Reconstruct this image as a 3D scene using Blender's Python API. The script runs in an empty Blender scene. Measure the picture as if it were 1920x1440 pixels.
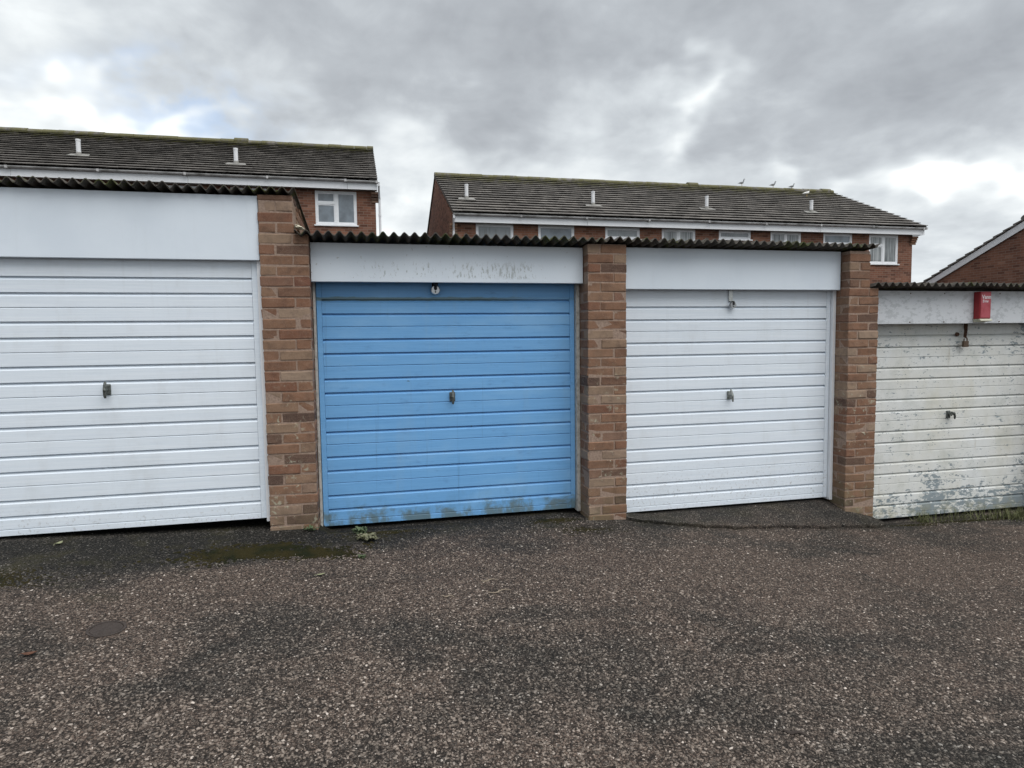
import bpy, bmesh, math, random
import numpy as np
from mathutils import Vector, Matrix
random.seed(7); rng = np.random.default_rng(11)
S = bpy.context.scene
COL = S.collection
rad = math.radians

# ------------------------------------------------------------------ camera
cam_data = bpy.data.cameras.new('camera')
cam_data.sensor_width = 36.0; cam_data.lens = 36.0 * 1200 / 1920
cam_data.clip_start = 0.05; cam_data.clip_end = 3000
cam = bpy.data.objects.new('camera', cam_data); COL.objects.link(cam)
CAM = Vector((0, -4.85, 1.36))
yaw, pitch, roll = rad(12.89), rad(3.885), rad(0.785)
fw = Vector((math.sin(yaw), math.cos(yaw), 0)); rt = Vector((math.cos(yaw), -math.sin(yaw), 0)); up = Vector((0, 0, 1))
f2 = fw * math.cos(pitch) - up * math.sin(pitch); u2 = up * math.cos(pitch) + fw * math.sin(pitch)
r3 = rt * math.cos(roll) - u2 * math.sin(roll); u3 = u2 * math.cos(roll) + rt * math.sin(roll)
cam.matrix_world = Matrix(((r3.x, u3.x, -f2.x, CAM.x), (r3.y, u3.y, -f2.y, CAM.y), (r3.z, u3.z, -f2.z, CAM.z), (0, 0, 0, 1)))
S.camera = cam

# ------------------------------------------------------------------ node helpers
class N:
    """tiny wrapper that adds nodes to a tree; sockets or plain values are accepted as inputs"""
    def __init__(s, tree): s.t = tree
    def put(s, node, key, v):
        if v is None: return
        sock = node.inputs[key]
        if hasattr(v, 'is_output'): s.t.links.new(v, sock)
        elif isinstance(v, (tuple, list)) and sock.type == 'RGBA' and len(v) == 3: sock.default_value = (*v, 1)
        else: sock.default_value = v
    def new(s, kind, ins=None, **attr):
        n = s.t.nodes.new(kind)
        for k, v in attr.items(): setattr(n, k, v)
        for k, v in (ins or {}).items(): s.put(n, k, v)
        return n
    def math(s, op, a, b=None, c=None, clamp=False):
        n = s.new('ShaderNodeMath', operation=op, use_clamp=clamp)
        for i, v in enumerate((a, b, c)): s.put(n, i, v)
        return n.outputs[0]
    def vec(s, op, a, b=None, out=0):
        n = s.new('ShaderNodeVectorMath', operation=op)
        s.put(n, 0, a)
        if b is not None:
            if op == 'SCALE': s.put(n, 'Scale', b)
            else: s.put(n, 1, b)
        return n.outputs['Value'] if op == 'DOT_PRODUCT' or op == 'LENGTH' else n.outputs[0]
    def noise(s, v, scale, detail=4, rough=.55, dist=0, col=False):
        n = s.new('ShaderNodeTexNoise', {'Vector': v, 'Scale': scale, 'Detail': detail, 'Roughness': rough, 'Distortion': dist})
        return n.outputs[1 if col else 0]
    def voro(s, v, scale, feature='F1', out='Distance', rand=1.0):
        n = s.new('ShaderNodeTexVoronoi', {'Vector': v, 'Scale': scale, 'Randomness': rand}, feature=feature)
        return n.outputs[out]
    def ramp(s, f, stops, interp='LINEAR'):
        n = s.new('ShaderNodeValToRGB', {'Fac': f}); cr = n.color_ramp; cr.interpolation = interp
        while len(cr.elements) < len(stops): cr.elements.new(.5)
        for e, (p, c) in zip(cr.elements, stops):
            e.position = p; e.color = (c, c, c, 1) if isinstance(c, (int, float)) else (*c, 1)
        return n.outputs[0]
    def mr(s, v, a, b, c=0.0, d=1.0, smooth=True):
        n = s.new('ShaderNodeMapRange', {0: v, 1: a, 2: b, 3: c, 4: d}, interpolation_type='SMOOTHSTEP' if smooth else 'LINEAR', clamp=True)
        return n.outputs[0]
    def mix(s, f, a, b, mode='MIX'):
        n = s.new('ShaderNodeMix', data_type='RGBA', blend_type=mode)
        s.put(n, 0, f); s.put(n, 6, a); s.put(n, 7, b)
        return n.outputs[2]
    def map(s, v, scale=(1, 1, 1), loc=(0, 0, 0)):
        return s.new('ShaderNodeMapping', {'Vector': v, 'Scale': scale, 'Location': loc}).outputs[0]
    def xyz(s, v):
        n = s.new('ShaderNodeSeparateXYZ', {0: v}); return n.outputs
    def comb(s, x, y, z):
        return s.new('ShaderNodeCombineXYZ', {0: x, 1: y, 2: z}).outputs[0]
    def pos(s): return s.new('ShaderNodeNewGeometry').outputs['Position']
    def orand(s): return s.new('ShaderNodeObjectInfo').outputs['Random']
    def bump(s, h, strength=.3, dist=.01, normal=None):
        n = s.new('ShaderNodeBump', {'Height': h, 'Strength': strength, 'Distance': dist})
        if normal is not None: s.put(n, 'Normal', normal)
        return n.outputs[0]

# ------------------------------------------------------------------ world: broken grey overcast
SUN_EL, SUN_AZ = rad(62), rad(150)       # azimuth measured from +Y towards +X
w = bpy.data.worlds.new('World'); S.world = w; w.use_nodes = True
w.cycles.sampling_method = 'MANUAL'; w.cycles.sample_map_resolution = 256
wt = w.node_tree; wt.nodes.clear(); n = N(wt)
sky = n.new('ShaderNodeTexSky', sky_type='NISHITA', sun_disc=False, sun_elevation=SUN_EL, sun_rotation=SUN_AZ, air_density=1.0, dust_density=1.5)
d0 = n.new('ShaderNodeTexCoord').outputs['Generated']
d0 = n.vec('NORMALIZE', d0)
dx, dy, dz = n.xyz(d0)
den = n.math('ADD', n.math('MAXIMUM', dz, 0.0), .16)
pl = n.comb(n.math('DIVIDE', dx, den), n.math('DIVIDE', dy, den), 0.0)
warp = n.noise(pl, 1.1, 2, .6, col=True)
warp2 = n.noise(n.map(d0, (1, 1, 1.5)), 6.5, 3, .62, col=True)
dw = n.vec('ADD', d0, n.vec('SCALE', n.vec('SUBTRACT', warp2, (.5, .5, .5)), .30))
def blob(az, el, sa, sb):
    az, el = rad(az), rad(el)
    c = Vector((math.sin(az) * math.cos(el), math.cos(az) * math.cos(el), math.sin(el)))
    r = Vector((math.cos(az), -math.sin(az), 0)); u = r.cross(c)
    a = n.math('DIVIDE', n.vec('DOT_PRODUCT', dw, tuple(r)), math.sin(rad(sa)))
    b = n.math('DIVIDE', n.vec('DOT_PRODUCT', dw, tuple(u)), math.sin(rad(sb)))
    e = n.math('ADD', n.math('MULTIPLY', a, a), n.math('MULTIPLY', b, b))
    g = n.math('EXPONENT', n.math('MULTIPLY', e, -1.0))
    return n.math('MULTIPLY', g, n.math('GREATER_THAN', n.vec('DOT_PRODUCT', d0, tuple(c)), 0.0))
f1 = n.noise(n.vec('ADD', pl, n.vec('SCALE', warp, .5)), .8, 4, .56)
f2n = n.noise(n.vec('ADD', pl, n.vec('SCALE', warp, .25)), 2.6, 4, .6)
f3n = n.noise(n.map(d0, (1, 1, 1.5)), 9.5, 5, .60, .35)
lum = n.math('ADD', .42, n.math('MULTIPLY', n.math('SUBTRACT', f1, .5), .75))
lum = n.math('ADD', lum, n.math('MULTIPLY', n.math('SUBTRACT', f2n, .5), .50))
lum = n.math('ADD', lum, n.math('MULTIPLY', n.math('SUBTRACT', f3n, .5), .44))
lum = n.math('ADD', lum, n.math('MULTIPLY', n.mr(dz, .36, .08), .16))
for az, el, sa, sb, amp in ((-15, 16.6, 9, 2.4, .34), (-23, 16.0, 5, 2.6, .24), (29.5, 18.6, 3.0, 2.2, .40), (26, 22, 4.0, 2.5, .22), (48, 11.2, 5, 1.8, .42),
                            (38.5, 12.2, 3.2, 1.3, .22), (-22, 23, 7, 3, .20), (13, 12, 12, 4, .16), (3, 13.5, 9, 3, .14),
                            (15, 26, 15, 5, -.30), (-3, 22.5, 8, 4, -.14), (44, 18.5, 9, 4.5, -.24), (12, 20, 8, 3, -.12), (38, 26, 9, 4, -.10), (34, 14.5, 7, 2, -.10)):
    lum = n.math('ADD', lum, n.math('MULTIPLY', blob(az, el, sa, sb), amp))
ccol = n.ramp(lum, [(0.0, (.180, .192, .210)), (.30, (.264, .282, .302)), (.52, (.362, .386, .404)), (.75, (.49, .513, .52)), (1.0, (.71, .725, .71))])
gap = n.math('MULTIPLY', blob(-13.5, 18.6, 6.5, 1.5), n.mr(f3n, .40, .62))
bg1 = n.new('ShaderNodeBackground', {'Color': ccol, 'Strength': 1.0})
bg2 = n.new('ShaderNodeBackground', {'Color': sky.outputs[0], 'Strength': .11})
mx = n.new('ShaderNodeMixShader', {0: n.math('MULTIPLY', gap, .5)})
wt.links.new(bg1.outputs[0], mx.inputs[1]); wt.links.new(bg2.outputs[0], mx.inputs[2])
wo = n.new('ShaderNodeOutputWorld'); wt.links.new(mx.outputs[0], wo.inputs[0])

# ------------------------------------------------------------------ sun behind cloud
sd = bpy.data.lights.new('sun', 'SUN'); sd.energy = 1.5; sd.angle = rad(60); sd.color = (1.0, .97, .94)
sun = bpy.data.objects.new('sun', sd); COL.objects.link(sun)
sdir = Vector((math.sin(SUN_AZ) * math.cos(SUN_EL), math.cos(SUN_AZ) * math.cos(SUN_EL), math.sin(SUN_EL)))
sun.rotation_euler = sdir.to_track_quat('Z', 'Y').to_euler(); sun.location = (0, -10, 20)
vs = S.view_settings; vs.view_transform = 'Standard'; vs.look = 'None'; vs.exposure = 0.98; vs.gamma = 1.0; vs.use_curve_mapping = False
S.render.engine = 'CYCLES'; S.cycles.max_bounces = 6; S.cycles.diffuse_bounces = 3; S.cycles.glossy_bounces = 2; S.render.resolution_x = 1024; S.render.resolution_y = 768

# ------------------------------------------------------------------ object helpers
def tag(o, label=None, cat=None, group=None, kind=None):
    for k, v in (('label', label), ('category', cat), ('group', group), ('kind', kind)):
        if v: o[k] = v
    return o
def empty(name, loc, label, cat, group=None):
    o = bpy.data.objects.new(name, None); o.location = loc; o.empty_display_size = .2; COL.objects.link(o)
    return tag(o, label, cat, group)
def wloc(o):
    v = Vector((0, 0, 0))
    while o: v = v + Vector(o.location); o = o.parent
    return v
def link(name, me, parent=None, loc=None, mat=None):
    if mat and not me.materials: me.materials.append(mat)
    o = bpy.data.objects.new(name, me); COL.objects.link(o)
    if parent: o.parent = parent
    if loc is not None: o.location = Vector(loc) - (wloc(parent) if parent else Vector())
    return o
class B:
    """collects geometry in world coordinates and links it as one mesh"""
    def __init__(s): s.bm = bmesh.new()
    def box(s, x0, x1, y0, y1, z0, z1, bev=0, M=None):
        r = bmesh.ops.create_cube(s.bm, size=1)
        vsn = r['verts']
        for v in vsn:
            v.co = Vector((x0 + (v.co.x + .5) * (x1 - x0), y0 + (v.co.y + .5) * (y1 - y0), z0 + (v.co.z + .5) * (z1 - z0)))
            if M: v.co = M @ v.co
        if bev:
            es = list({e for v in vsn for e in v.link_edges})
            bmesh.ops.bevel(s.bm, geom=es, offset=bev, segments=1, affect='EDGES', clamp_overlap=True)
        return s
    def poly(s, pts): return s.bm.faces.new([s.bm.verts.new(p) for p in pts])
    def prism(s, pts, off):
        """closed prism: outline pts (list of 3D), extruded by off"""
        off = Vector(off)
        a = [s.bm.verts.new(p) for p in pts]; b = [s.bm.verts.new(Vector(p) + off) for p in pts]
        k = len(pts)
        s.bm.faces.new(a); s.bm.faces.new(b[::-1])
        for i in range(k): s.bm.faces.new((a[i], b[i], b[(i + 1) % k], a[(i + 1) % k]))
        return s
    def tube(s, path, radii, seg=10, cap=True):
        path = [Vector(p) for p in path]
        if not hasattr(radii, '__len__'): radii = [radii] * len(path)
        rings = []
        for i, p in enumerate(path):
            t = (path[min(i + 1, len(path) - 1)] - path[max(i - 1, 0)]).normalized()
            ref = Vector((0, 0, 1)) if abs(t.z) < .9 else Vector((1, 0, 0))
            a = t.cross(ref).normalized(); b = t.cross(a)
            rr = radii[i] if hasattr(radii[i], '__len__') else (radii[i], radii[i])
            rings.append([s.bm.verts.new(p + a * math.cos(2 * math.pi * k / seg) * rr[0] + b * math.sin(2 * math.pi * k / seg) * rr[1]) for k in range(seg)])
        for r0, r1 in zip(rings, rings[1:]):
            for k in range(seg): s.bm.faces.new((r0[k], r0[(k + 1) % seg], r1[(k + 1) % seg], r1[k]))
        if cap: s.bm.faces.new(rings[0][::-1]); s.bm.faces.new(rings[-1])
        return s
    def mesh(s, name, smooth=False, origin=(0, 0, 0)):
        bmesh.ops.recalc_face_normals(s.bm, faces=s.bm.faces)
        if any(origin): bmesh.ops.translate(s.bm, verts=s.bm.verts, vec=-Vector(origin))
        me = bpy.data.meshes.new(name); s.bm.to_mesh(me); s.bm.free()
        if smooth: me.polygons.foreach_set('use_smooth', [True] * len(me.polygons))
        return me
    def make(s, name, mat, parent=None, smooth=False, kind=None, label=None):
        o = wloc(parent) if parent else Vector()
        me = s.mesh(name, smooth, tuple(o)); me.materials.append(mat)
        ob = bpy.data.objects.new(name, me); COL.objects.link(ob)
        if parent: ob.parent = parent
        return tag(ob, label=label, kind=kind)
def fin(b, name, mat, label, cat, group=None, smooth=False, loc=(0, 0, 0)):
    """a top-level thing that is one mesh with its origin at loc"""
    me = b.mesh(name, smooth, loc); me.materials.append(mat)
    o = bpy.data.objects.new(name, me); o.location = loc; COL.objects.link(o)
    return tag(o, label, cat, group)

# ------------------------------------------------------------------ materials
def mat(name, rough=.6, spec=.5, metal=0.0):
    m = bpy.data.materials.new(name); m.use_nodes = True
    t = m.node_tree; bs = t.nodes['Principled BSDF']
    bs.inputs['Roughness'].default_value = rough; bs.inputs['Specular IOR Level'].default_value = spec; bs.inputs['Metallic'].default_value = metal
    return m, N(t), bs
def setc(n, bs, col=None, rough=None, normal=None):
    n.put(bs, 'Base Color', col); n.put(bs, 'Roughness', rough); n.put(bs, 'Normal', normal)

def m_brick():
    m, n, bs = mat('pillar_brick', .92, .25)
    p = n.pos(); r = n.orand()
    pv = n.vec('ADD', p, n.comb(n.math('MULTIPLY', r, 37.), n.math('MULTIPLY', r, 17.), n.math('MULTIPLY', r, 53.)))
    base = n.ramp(r, [(0, (.085, .053, .042)), (.10, (.135, .079, .056)), (.17, (.200, .105, .064)), (.38, (.240, .138, .087)), (.50, (.185, .086, .053)), (.64, (.225, .128, .080)), (.80, (.255, .175, .118)), (.93, (.30, .220, .160)), (1, (.165, .072, .046))])
    nz = n.noise(pv, 14, 6, .65); fine = n.noise(pv, 160, 4, .6)
    c = n.mix(n.mr(nz, .42, .75), base, n.vec('MULTIPLY', base, (.62, .62, .66)))
    c = n.mix(n.math('MULTIPLY', n.mr(fine, .45, .75), .4), c, (.34, .245, .195))
    smear = n.mr(n.noise(n.map(pv, (1, 1, 1.4)), 16, 6, .75), .46, .78)
    c = n.mix(n.math('MULTIPLY', smear, .33), c, (.305, .215, .155))
    c = n.mix(n.math('MULTIPLY', n.mr(n.noise(p, 4.5, 5, .65), .5, .7), .30), c, (.12, .09, .065))
    # sooty film, pale lime and lichen marks low down on the pillars
    z = n.xyz(p)[2]
    lich = n.math('MULTIPLY', n.mr(n.noise(p, 19, 5, .68, .6), .56, .66), n.mr(z, 1.30, .80))
    lich = n.math('MULTIPLY', lich, n.mr(n.noise(p, 3.3, 2), .42, .54))
    c = n.mix(n.math('MULTIPLY', lich, .8), c, (.40, .39, .30))
    green = n.math('MULTIPLY', n.mr(z, .36, -.30), n.mr(n.noise(p, 6, 4), .34, .60))
    c = n.mix(n.math('MULTIPLY', green, .6), c, (.155, .135, .075))
    h = n.math('ADD', n.math('MULTIPLY', nz, .6), n.math('MULTIPLY', fine, .5))
    setc(n, bs, c, None, n.bump(h, .75, .006)); return m
def m_mortar():
    m, n, bs = mat('mortar', .95, .2); p = n.pos()
    f = n.noise(p, 60, 5, .65)
    c = n.ramp(f, [(.3, (.215, .155, .12)), (.7, (.37, .275, .22))])
    setc(n, bs, c, None, n.bump(f, .6, .006)); return m
def m_wall(name, ca, cb, cc, mort=(.24, .18, .145)):
    """brickwork too far off to tell the bricks apart"""
    m, n, bs = mat(name, .92, .25)
    p = n.pos(); x, y, z = n.xyz(p)
    bt = n.new('ShaderNodeTexBrick', {'Vector': n.comb(n.math('ADD', x, y), z, 0.0), 'Scale': 1.0, 'Mortar Size': .006, 'Mortar Smooth': .2,
               'Bias': 0.0, 'Brick Width': .225, 'Row Height': .075, 'Color1': (0, 0, 0), 'Color2': (1, 1, 1), 'Mortar': (.5, .5, .5)}, offset=.5)
    c = n.ramp(bt.outputs[0], [(0, ca), (.45, cb), (.8, cb), (1, cc)])
    c = n.mix(n.mr(n.noise(p, 1.3, 4), .35, .7), c, n.vec('MULTIPLY', c, (.72, .72, .76)))
    c = n.mix(n.math('MULTIPLY', n.noise(p, 30, 3), .35), c, n.vec('MULTIPLY', c, (.6, .55, .55)))
    c = n.mix(bt.outputs[1], c, mort)
    setc(n, bs, c, None, n.bump(n.math('SUBTRACT', 1.0, bt.outputs[1]), .6, .006)); return m
def grain(n, p, amt=.12):
    g = n.noise(n.map(p, (3.0, 3.0, 210)), 1.0, 3, .6)
    g2 = n.noise(n.map(p, (1.2, 1.2, 60)), 1.0, 3, .6)
    return n.math('ADD', n.math('MULTIPLY', g, .7), n.math('MULTIPLY', g2, .5))
def m_white_door():
    m, n, bs = mat('white_door_paint', .42, .45); p = n.pos(); z = n.xyz(p)[2]
    g = grain(n, p)
    c = n.mix(n.mr(g, .35, .85), (.69, .765, .845), (.79, .855, .92))
    d = n.math('MULTIPLY', n.mr(n.noise(n.map(p, (1, 1, .5)), 5, 6, .65), .48, .8), .26)
    c = n.mix(d, c, (.50, .51, .50))
    rn = n.math('MULTIPLY', n.mr(n.noise(n.map(p, (22, 1, .7)), 1.0, 4, .65), .56, .78), .11)
    c = n.mix(rn, c, (.46, .47, .46))
    spl = n.math('MULTIPLY', n.mr(n.noise(p, 46, 4, .7), .54, .68), n.mr(z, .40, .0))
    c = n.mix(n.math('MULTIPLY', spl, .45), c, (.30, .28, .25))
    setc(n, bs, c, None, n.bump(g, .22, .003)); return m
def m_blue_door():
    m, n, bs = mat('blue_door_paint', .5, .4); p = n.pos(); x, y, z = n.xyz(p)
    g = grain(n, p)
    c = n.mix(n.mr(g, .35, .85), (.138, .355, .665), (.178, .425, .755))
    fade = n.noise(n.map(p, (1.2, 1, 3.5)), 1.6, 5, .6)
    c = n.mix(n.mr(fade, .45, .75), c, (.205, .44, .74))
    sm = n.math('MULTIPLY', n.mr(n.noise(n.map(p, (1.0, 1, 2.6)), 6, 6, .7), .56, .74), .40)
    c = n.mix(sm, c, (.085, .205, .42))
    ch_ = n.math('MULTIPLY', n.mr(n.noise(n.map(p, (7, 1, 1.0)), 1.0, 5, .7), .52, .74), .32)
    c = n.mix(ch_, c, (.22, .40, .62))
    sk = n.math('MULTIPLY', n.mr(n.noise(n.map(p, (26, 1, .9)), 1.0, 4, .7), .60, .76), .35)
    c = n.mix(sk, c, (.075, .17, .33))
    # algae film creeping up from the ground, thicker towards the edges and the bottom rail
    edge = n.math('ADD', n.math('MULTIPLY', n.noise(n.map(p, (1, 1, 2)), 7, 7, .72), .30), n.math('MULTIPLY', n.noise(p, 1.5, 3), .14))
    hgt = n.math('ADD', z, .06)
    alg = n.math('MULTIPLY', n.mr(n.math('SUBTRACT', hgt, edge), -.09, -.17), n.mr(n.noise(n.map(p, (1, 1, .6)), 5.5, 6, .7), .40, .54))
    ac = n.mix(n.noise(p, 16, 4, .7), (.055, .115, .12), (.17, .165, .095))
    c = n.mix(n.math('MULTIPLY', alg, .78), c, ac)
    low = n.math('MULTIPLY', n.mr(hgt, .34, .02), n.mr(n.noise(n.map(p, (1, 1, .5)), 9, 5, .7), .42, .72))
    c = n.mix(n.math('MULTIPLY', low, .4), c, (.11, .22, .30))
    # green line under the top rail
    tl = n.math('MULTIPLY', n.mr(n.math('ABSOLUTE', n.math('SUBTRACT', z, n.math('ADD', 1.685, n.math('MULTIPLY', n.noise(p, 11, 4), .022)))), .018, .008), n.mr(x, 1.5, .9, .25, 1))
    c = n.mix(n.math('MULTIPLY', tl, .75), c, (.13, .17, .12))
    spot = n.math('MULTIPLY', n.mr(n.noise(n.map(p, (14, 1, 24)), 1.0, 3, .6), .735, .77), .7)
    c = n.mix(spot, c, (.07, .12, .17))
    setc(n, bs, c, None, n.bump(g, .25, .003)); return m
def m_peel_door():
    m, n, bs = mat('peeling_door_paint', .6, .35); p = n.pos(); x, y, z = n.xyz(p)
    g = grain(n, p)
    stain = n.noise(n.map(p, (1.3, 1, .9)), 2.6, 5, .6)
    c = n.ramp(stain, [(.3, (.71, .735, .735)), (.55, (.69, .70, .67)), (.78, (.61, .60, .52))])
    streak = n.mr(n.noise(n.map(p, (9, 1, .8)), 1.0, 5, .65), .50, .75)
    c = n.mix(n.math('MULTIPLY', streak, .3), c, (.54, .55, .52))
    gr = n.mr(n.noise(p, 3.8, 6, .72), .46, .70)
    c = n.mix(n.math('MULTIPLY', gr, .5), c, (.47, .495, .46))
    ru = n.math('MULTIPLY', n.mr(n.noise(n.map(p, (13, 1, 1.2)), 1.0, 5, .7), .62, .75), .45)
    c = n.mix(ru, c, (.40, .35, .26))
    hgt = n.math('ADD', z, .39)
    pw = n.noise(n.map(p, (1, 1, 2.2)), 15, 6, .72)
    big = n.noise(n.map(p, (1, 1, 1.3)), 2.3, 3, .5)
    cen = n.math('MULTIPLY', n.mr(n.math('ABSOLUTE', n.math('SUBTRACT', x, 5.55)), .55, .10), n.mr(hgt, .75, .30))
    redge = n.mr(x, 6.15, 6.45)
    thr = n.math('SUBTRACT', .668, n.math('MULTIPLY', n.mr(hgt, .42, .03), .125))
    thr = n.math('SUBTRACT', thr, n.math('MULTIPLY', cen, .085))
    thr = n.math('SUBTRACT', thr, n.math('MULTIPLY', redge, .06))
    thr = n.math('SUBTRACT', thr, n.math('MULTIPLY', n.mr(big, .42, .66), .105))
    pe = n.mr(n.math('SUBTRACT', pw, thr), 0.0, .012)
    fl = n.math('MULTIPLY', n.mr(n.noise(n.map(p, (1, 1, 1.8)), 33, 4, .65), .615, .635), n.mr(n.noise(p, 4.5, 3), .44, .58))
    pe = n.math('MAXIMUM', pe, fl)
    under = n.mix(n.noise(p, 22, 3), (.10, .15, .19), (.26, .31, .33))
    c = n.mix(n.math('MULTIPLY', pe, .85), c, under)
    moss = n.math('MULTIPLY', n.mr(hgt, .17, .02), n.mr(n.noise(p, 10, 4, .7), .44, .66))
    c = n.mix(n.math('MULTIPLY', moss, .45), c, (.30, .28, .14))
    h = n.math('ADD', n.math('MULTIPLY', g, .5), n.math('MULTIPLY', pe, -1.0))
    setc(n, bs, c, None, n.bump(h, .4, .003)); return m
def m_fascia(name, kind):
    m, n, bs = mat(name, .55, .35); p = n.pos(); x, y, z = n.xyz(p)
    f = n.noise(p, 130, 3, .6); lg = n.noise(p, 2.2, 4)
    c = n.mix(n.mr(lg, .35, .7), (.725, .80, .875), (.68, .755, .835))
    c = n.mix(n.math('MULTIPLY', n.mr(f, .55, .75), .10), c, (.5, .52, .55))
    c = n.mix(n.math('MULTIPLY', n.mr(n.noise(n.map(p, (11, 1, .8)), 1.0, 5, .65), .54, .8), .09), c, (.44, .46, .47))
    if kind == 'stained':
        zz = n.math('DIVIDE', n.math('SUBTRACT', z, 1.812), .29)
        band = n.math('MULTIPLY', n.mr(zz, .07, .16), n.mr(zz, .62, .38))
        reach = n.math('MULTIPLY', n.mr(x, -.12, .05), n.mr(x, 1.45, 1.2))
        st = n.noise(n.map(p, (1, 1, .34)), 52, 4, .72)
        cl = n.noise(n.map(p, (1, 1, .2)), 4.2, 2)
        mk = n.math('MULTIPLY', n.math('MULTIPLY', band, reach), n.mr(n.math('ADD', st, n.math('MULTIPLY', cl, .30)), .69, .78))
        c = n.mix(n.math('MULTIPLY', mk, .55), c, (.20, .225, .21))
        wash = n.math('MULTIPLY', n.math('MULTIPLY', band, reach), n.mr(cl, .42, .68))
        c = n.mix(n.math('MULTIPLY', wash, .10), c, (.50, .51, .51))
        spk = n.mr(n.noise(p, 42, 2, .5), .70, .74); c = n.mix(n.math('MULTIPLY', spk, .5), c, (.36, .36, .35))
        c = n.mix(n.math('MULTIPLY', n.mr(z, 2.0, 2.1), .25), c, (.50, .49, .48))
    if kind == 'peeling':
        pw = n.noise(n.map(p, (1, 1, 1.7)), 17, 6, .72)
        lw = n.noise(p, 3.0, 3)
        mk = n.mr(n.math('ADD', pw, n.math('MULTIPLY', lw, .3)), .665, .72)
        c = n.mix(n.math('MULTIPLY', mk, .5), (.62, .645, .675), (.36, .385, .40))
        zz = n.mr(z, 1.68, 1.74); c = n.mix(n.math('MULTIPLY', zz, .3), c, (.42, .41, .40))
    setc(n, bs, c, None, n.bump(f, .12, .003)); return m
def m_plain(name, col, rough=.6, spec=.5, metal=0.0, var=.25, scale=12, bump=0.0, dark=None):
    m, n, bs = mat(name, rough, spec, metal); p = n.pos()
    f = n.noise(p, scale, 5, .6)
    dk = dark or tuple(c * .6 for c in col)
    c = n.mix(n.math('MULTIPLY', n.mr(f, .4, .75), var * 2), col, dk)
    setc(n, bs, c, None, n.bump(f, bump, .004) if bump else None); return m
def m_sheet():
    m, n, bs = mat('corrugated_cement', .95, .2); p = n.pos()
    f = n.noise(p, 9, 6, .65); f2 = n.noise(p, 55, 4, .65)
    c = n.ramp(f, [(.3, (.052, .046, .040)), (.55, (.105, .096, .085)), (.75, (.155, .14, .115))])
    c = n.mix(n.mr(n.math('MULTIPLY', f2, n.noise(p, 4, 3)), .27, .36), c, (.075, .085, .032))
    setc(n, bs, c, None, n.bump(n.math('ADD', f, f2), .7, .006)); return m
def m_tiles(zr):
    m, n, bs = mat('roof_tile', .9, .3); p = n.pos(); x, y, z = n.xyz(p)
    cell = n.voro(n.comb(n.math('MULTIPLY', x, 3.3), n.math('MULTIPLY', y, 3.2), 0.0), 1.0, out='Color')
    cv = n.xyz(cell)[0]
    f = n.noise(p, 7, 6, .68); f2 = n.noise(p, 40, 4, .7)
    c = n.ramp(n.math('ADD', n.math('MULTIPLY', cv, .4), n.math('MULTIPLY', f, .6)), [(.25, (.105, .099, .092)), (.5, (.165, .154, .143)), (.8, (.235, .219, .200))])
    c = n.mix(n.math('MULTIPLY', n.mr(f2, .60, .72), .45), c, (.30, .29, .26))
    up_ = n.mr(z, zr - 1.15, zr - .05)
    ms = n.mr(n.math('ADD', n.noise(p, 3.5, 6, .72), n.math('MULTIPLY', n.math('POWER', up_, 2.0), .24)), .60, .78)
    mc = n.mix(n.noise(p, 20, 3), (.165, .15, .065), (.085, .09, .045))
    c = n.mix(n.math('MULTIPLY', ms, n.mr(up_, 0, 1, .30, .9)), c, mc)
    setc(n, bs, c, None, n.bump(n.math('ADD', f, f2), .6, .01)); return m
def m_glass(name, tint, curtain):
    m, n, bs = mat(name, .06, .8); p = n.pos(); x, y, z = n.xyz(p)
    f = n.noise(n.map(p, (1, 1, 1)), 2.2, 4, .5)
    c = n.mix(n.mr(f, .35, .65), tint, tuple(t * .6 for t in tint))
    if curtain:
        fold = n.noise(n.map(p, (16, 1, .6)), 1.0, 3, .55)
        c = n.mix(n.mr(fold, .40, .62), c, curtain)
    setc(n, bs, c); return m
def zone(n, p):
    """shared zoning of the tarmac: 0 = dark mossy asphalt, 1 = worn brown chippings"""
    x, y, z = n.xyz(p)
    a = n.mr(n.noise(n.map(p, (1, 1.5, 1)), 1.0, 6, .70, .4), .30, .70, .20, .80, smooth=False)
    b = n.noise(p, 3.4, 6, .72)
    zv = n.math('ADD', n.math('MULTIPLY', a, .75), n.math('MULTIPLY', b, .30))
    # worn track in front of the garages, dark damp strip along the doors on the left
    tr = n.math('MULTIPLY', n.mr(n.math('ABSOLUTE', n.math('ADD', y, n.math('ADD', 1.02, n.math('MULTIPLY', x, .06)))), .60, .20), .16)
    damp = n.math('MULTIPLY', n.mr(n.math('ADD', y, n.math('MULTIPLY', n.math('SUBTRACT', a, .5), 1.4)), n.math('ADD', -1.12, n.math('MULTIPLY', n.math('MAXIMUM', n.math('ADD', x, 1.6), 0.0), .40)), n.math('ADD', -.72, n.math('MULTIPLY', n.math('MAXIMUM', n.math('ADD', x, 1.6), 0.0), .36))), .36)
    strip = n.math('MULTIPLY', n.mr(y, -.40, -.12), .16)
    zv = n.math('SUBTRACT', n.math('SUBTRACT', n.math('ADD', zv, tr), damp), strip)
    return zv, damp, strip
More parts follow.
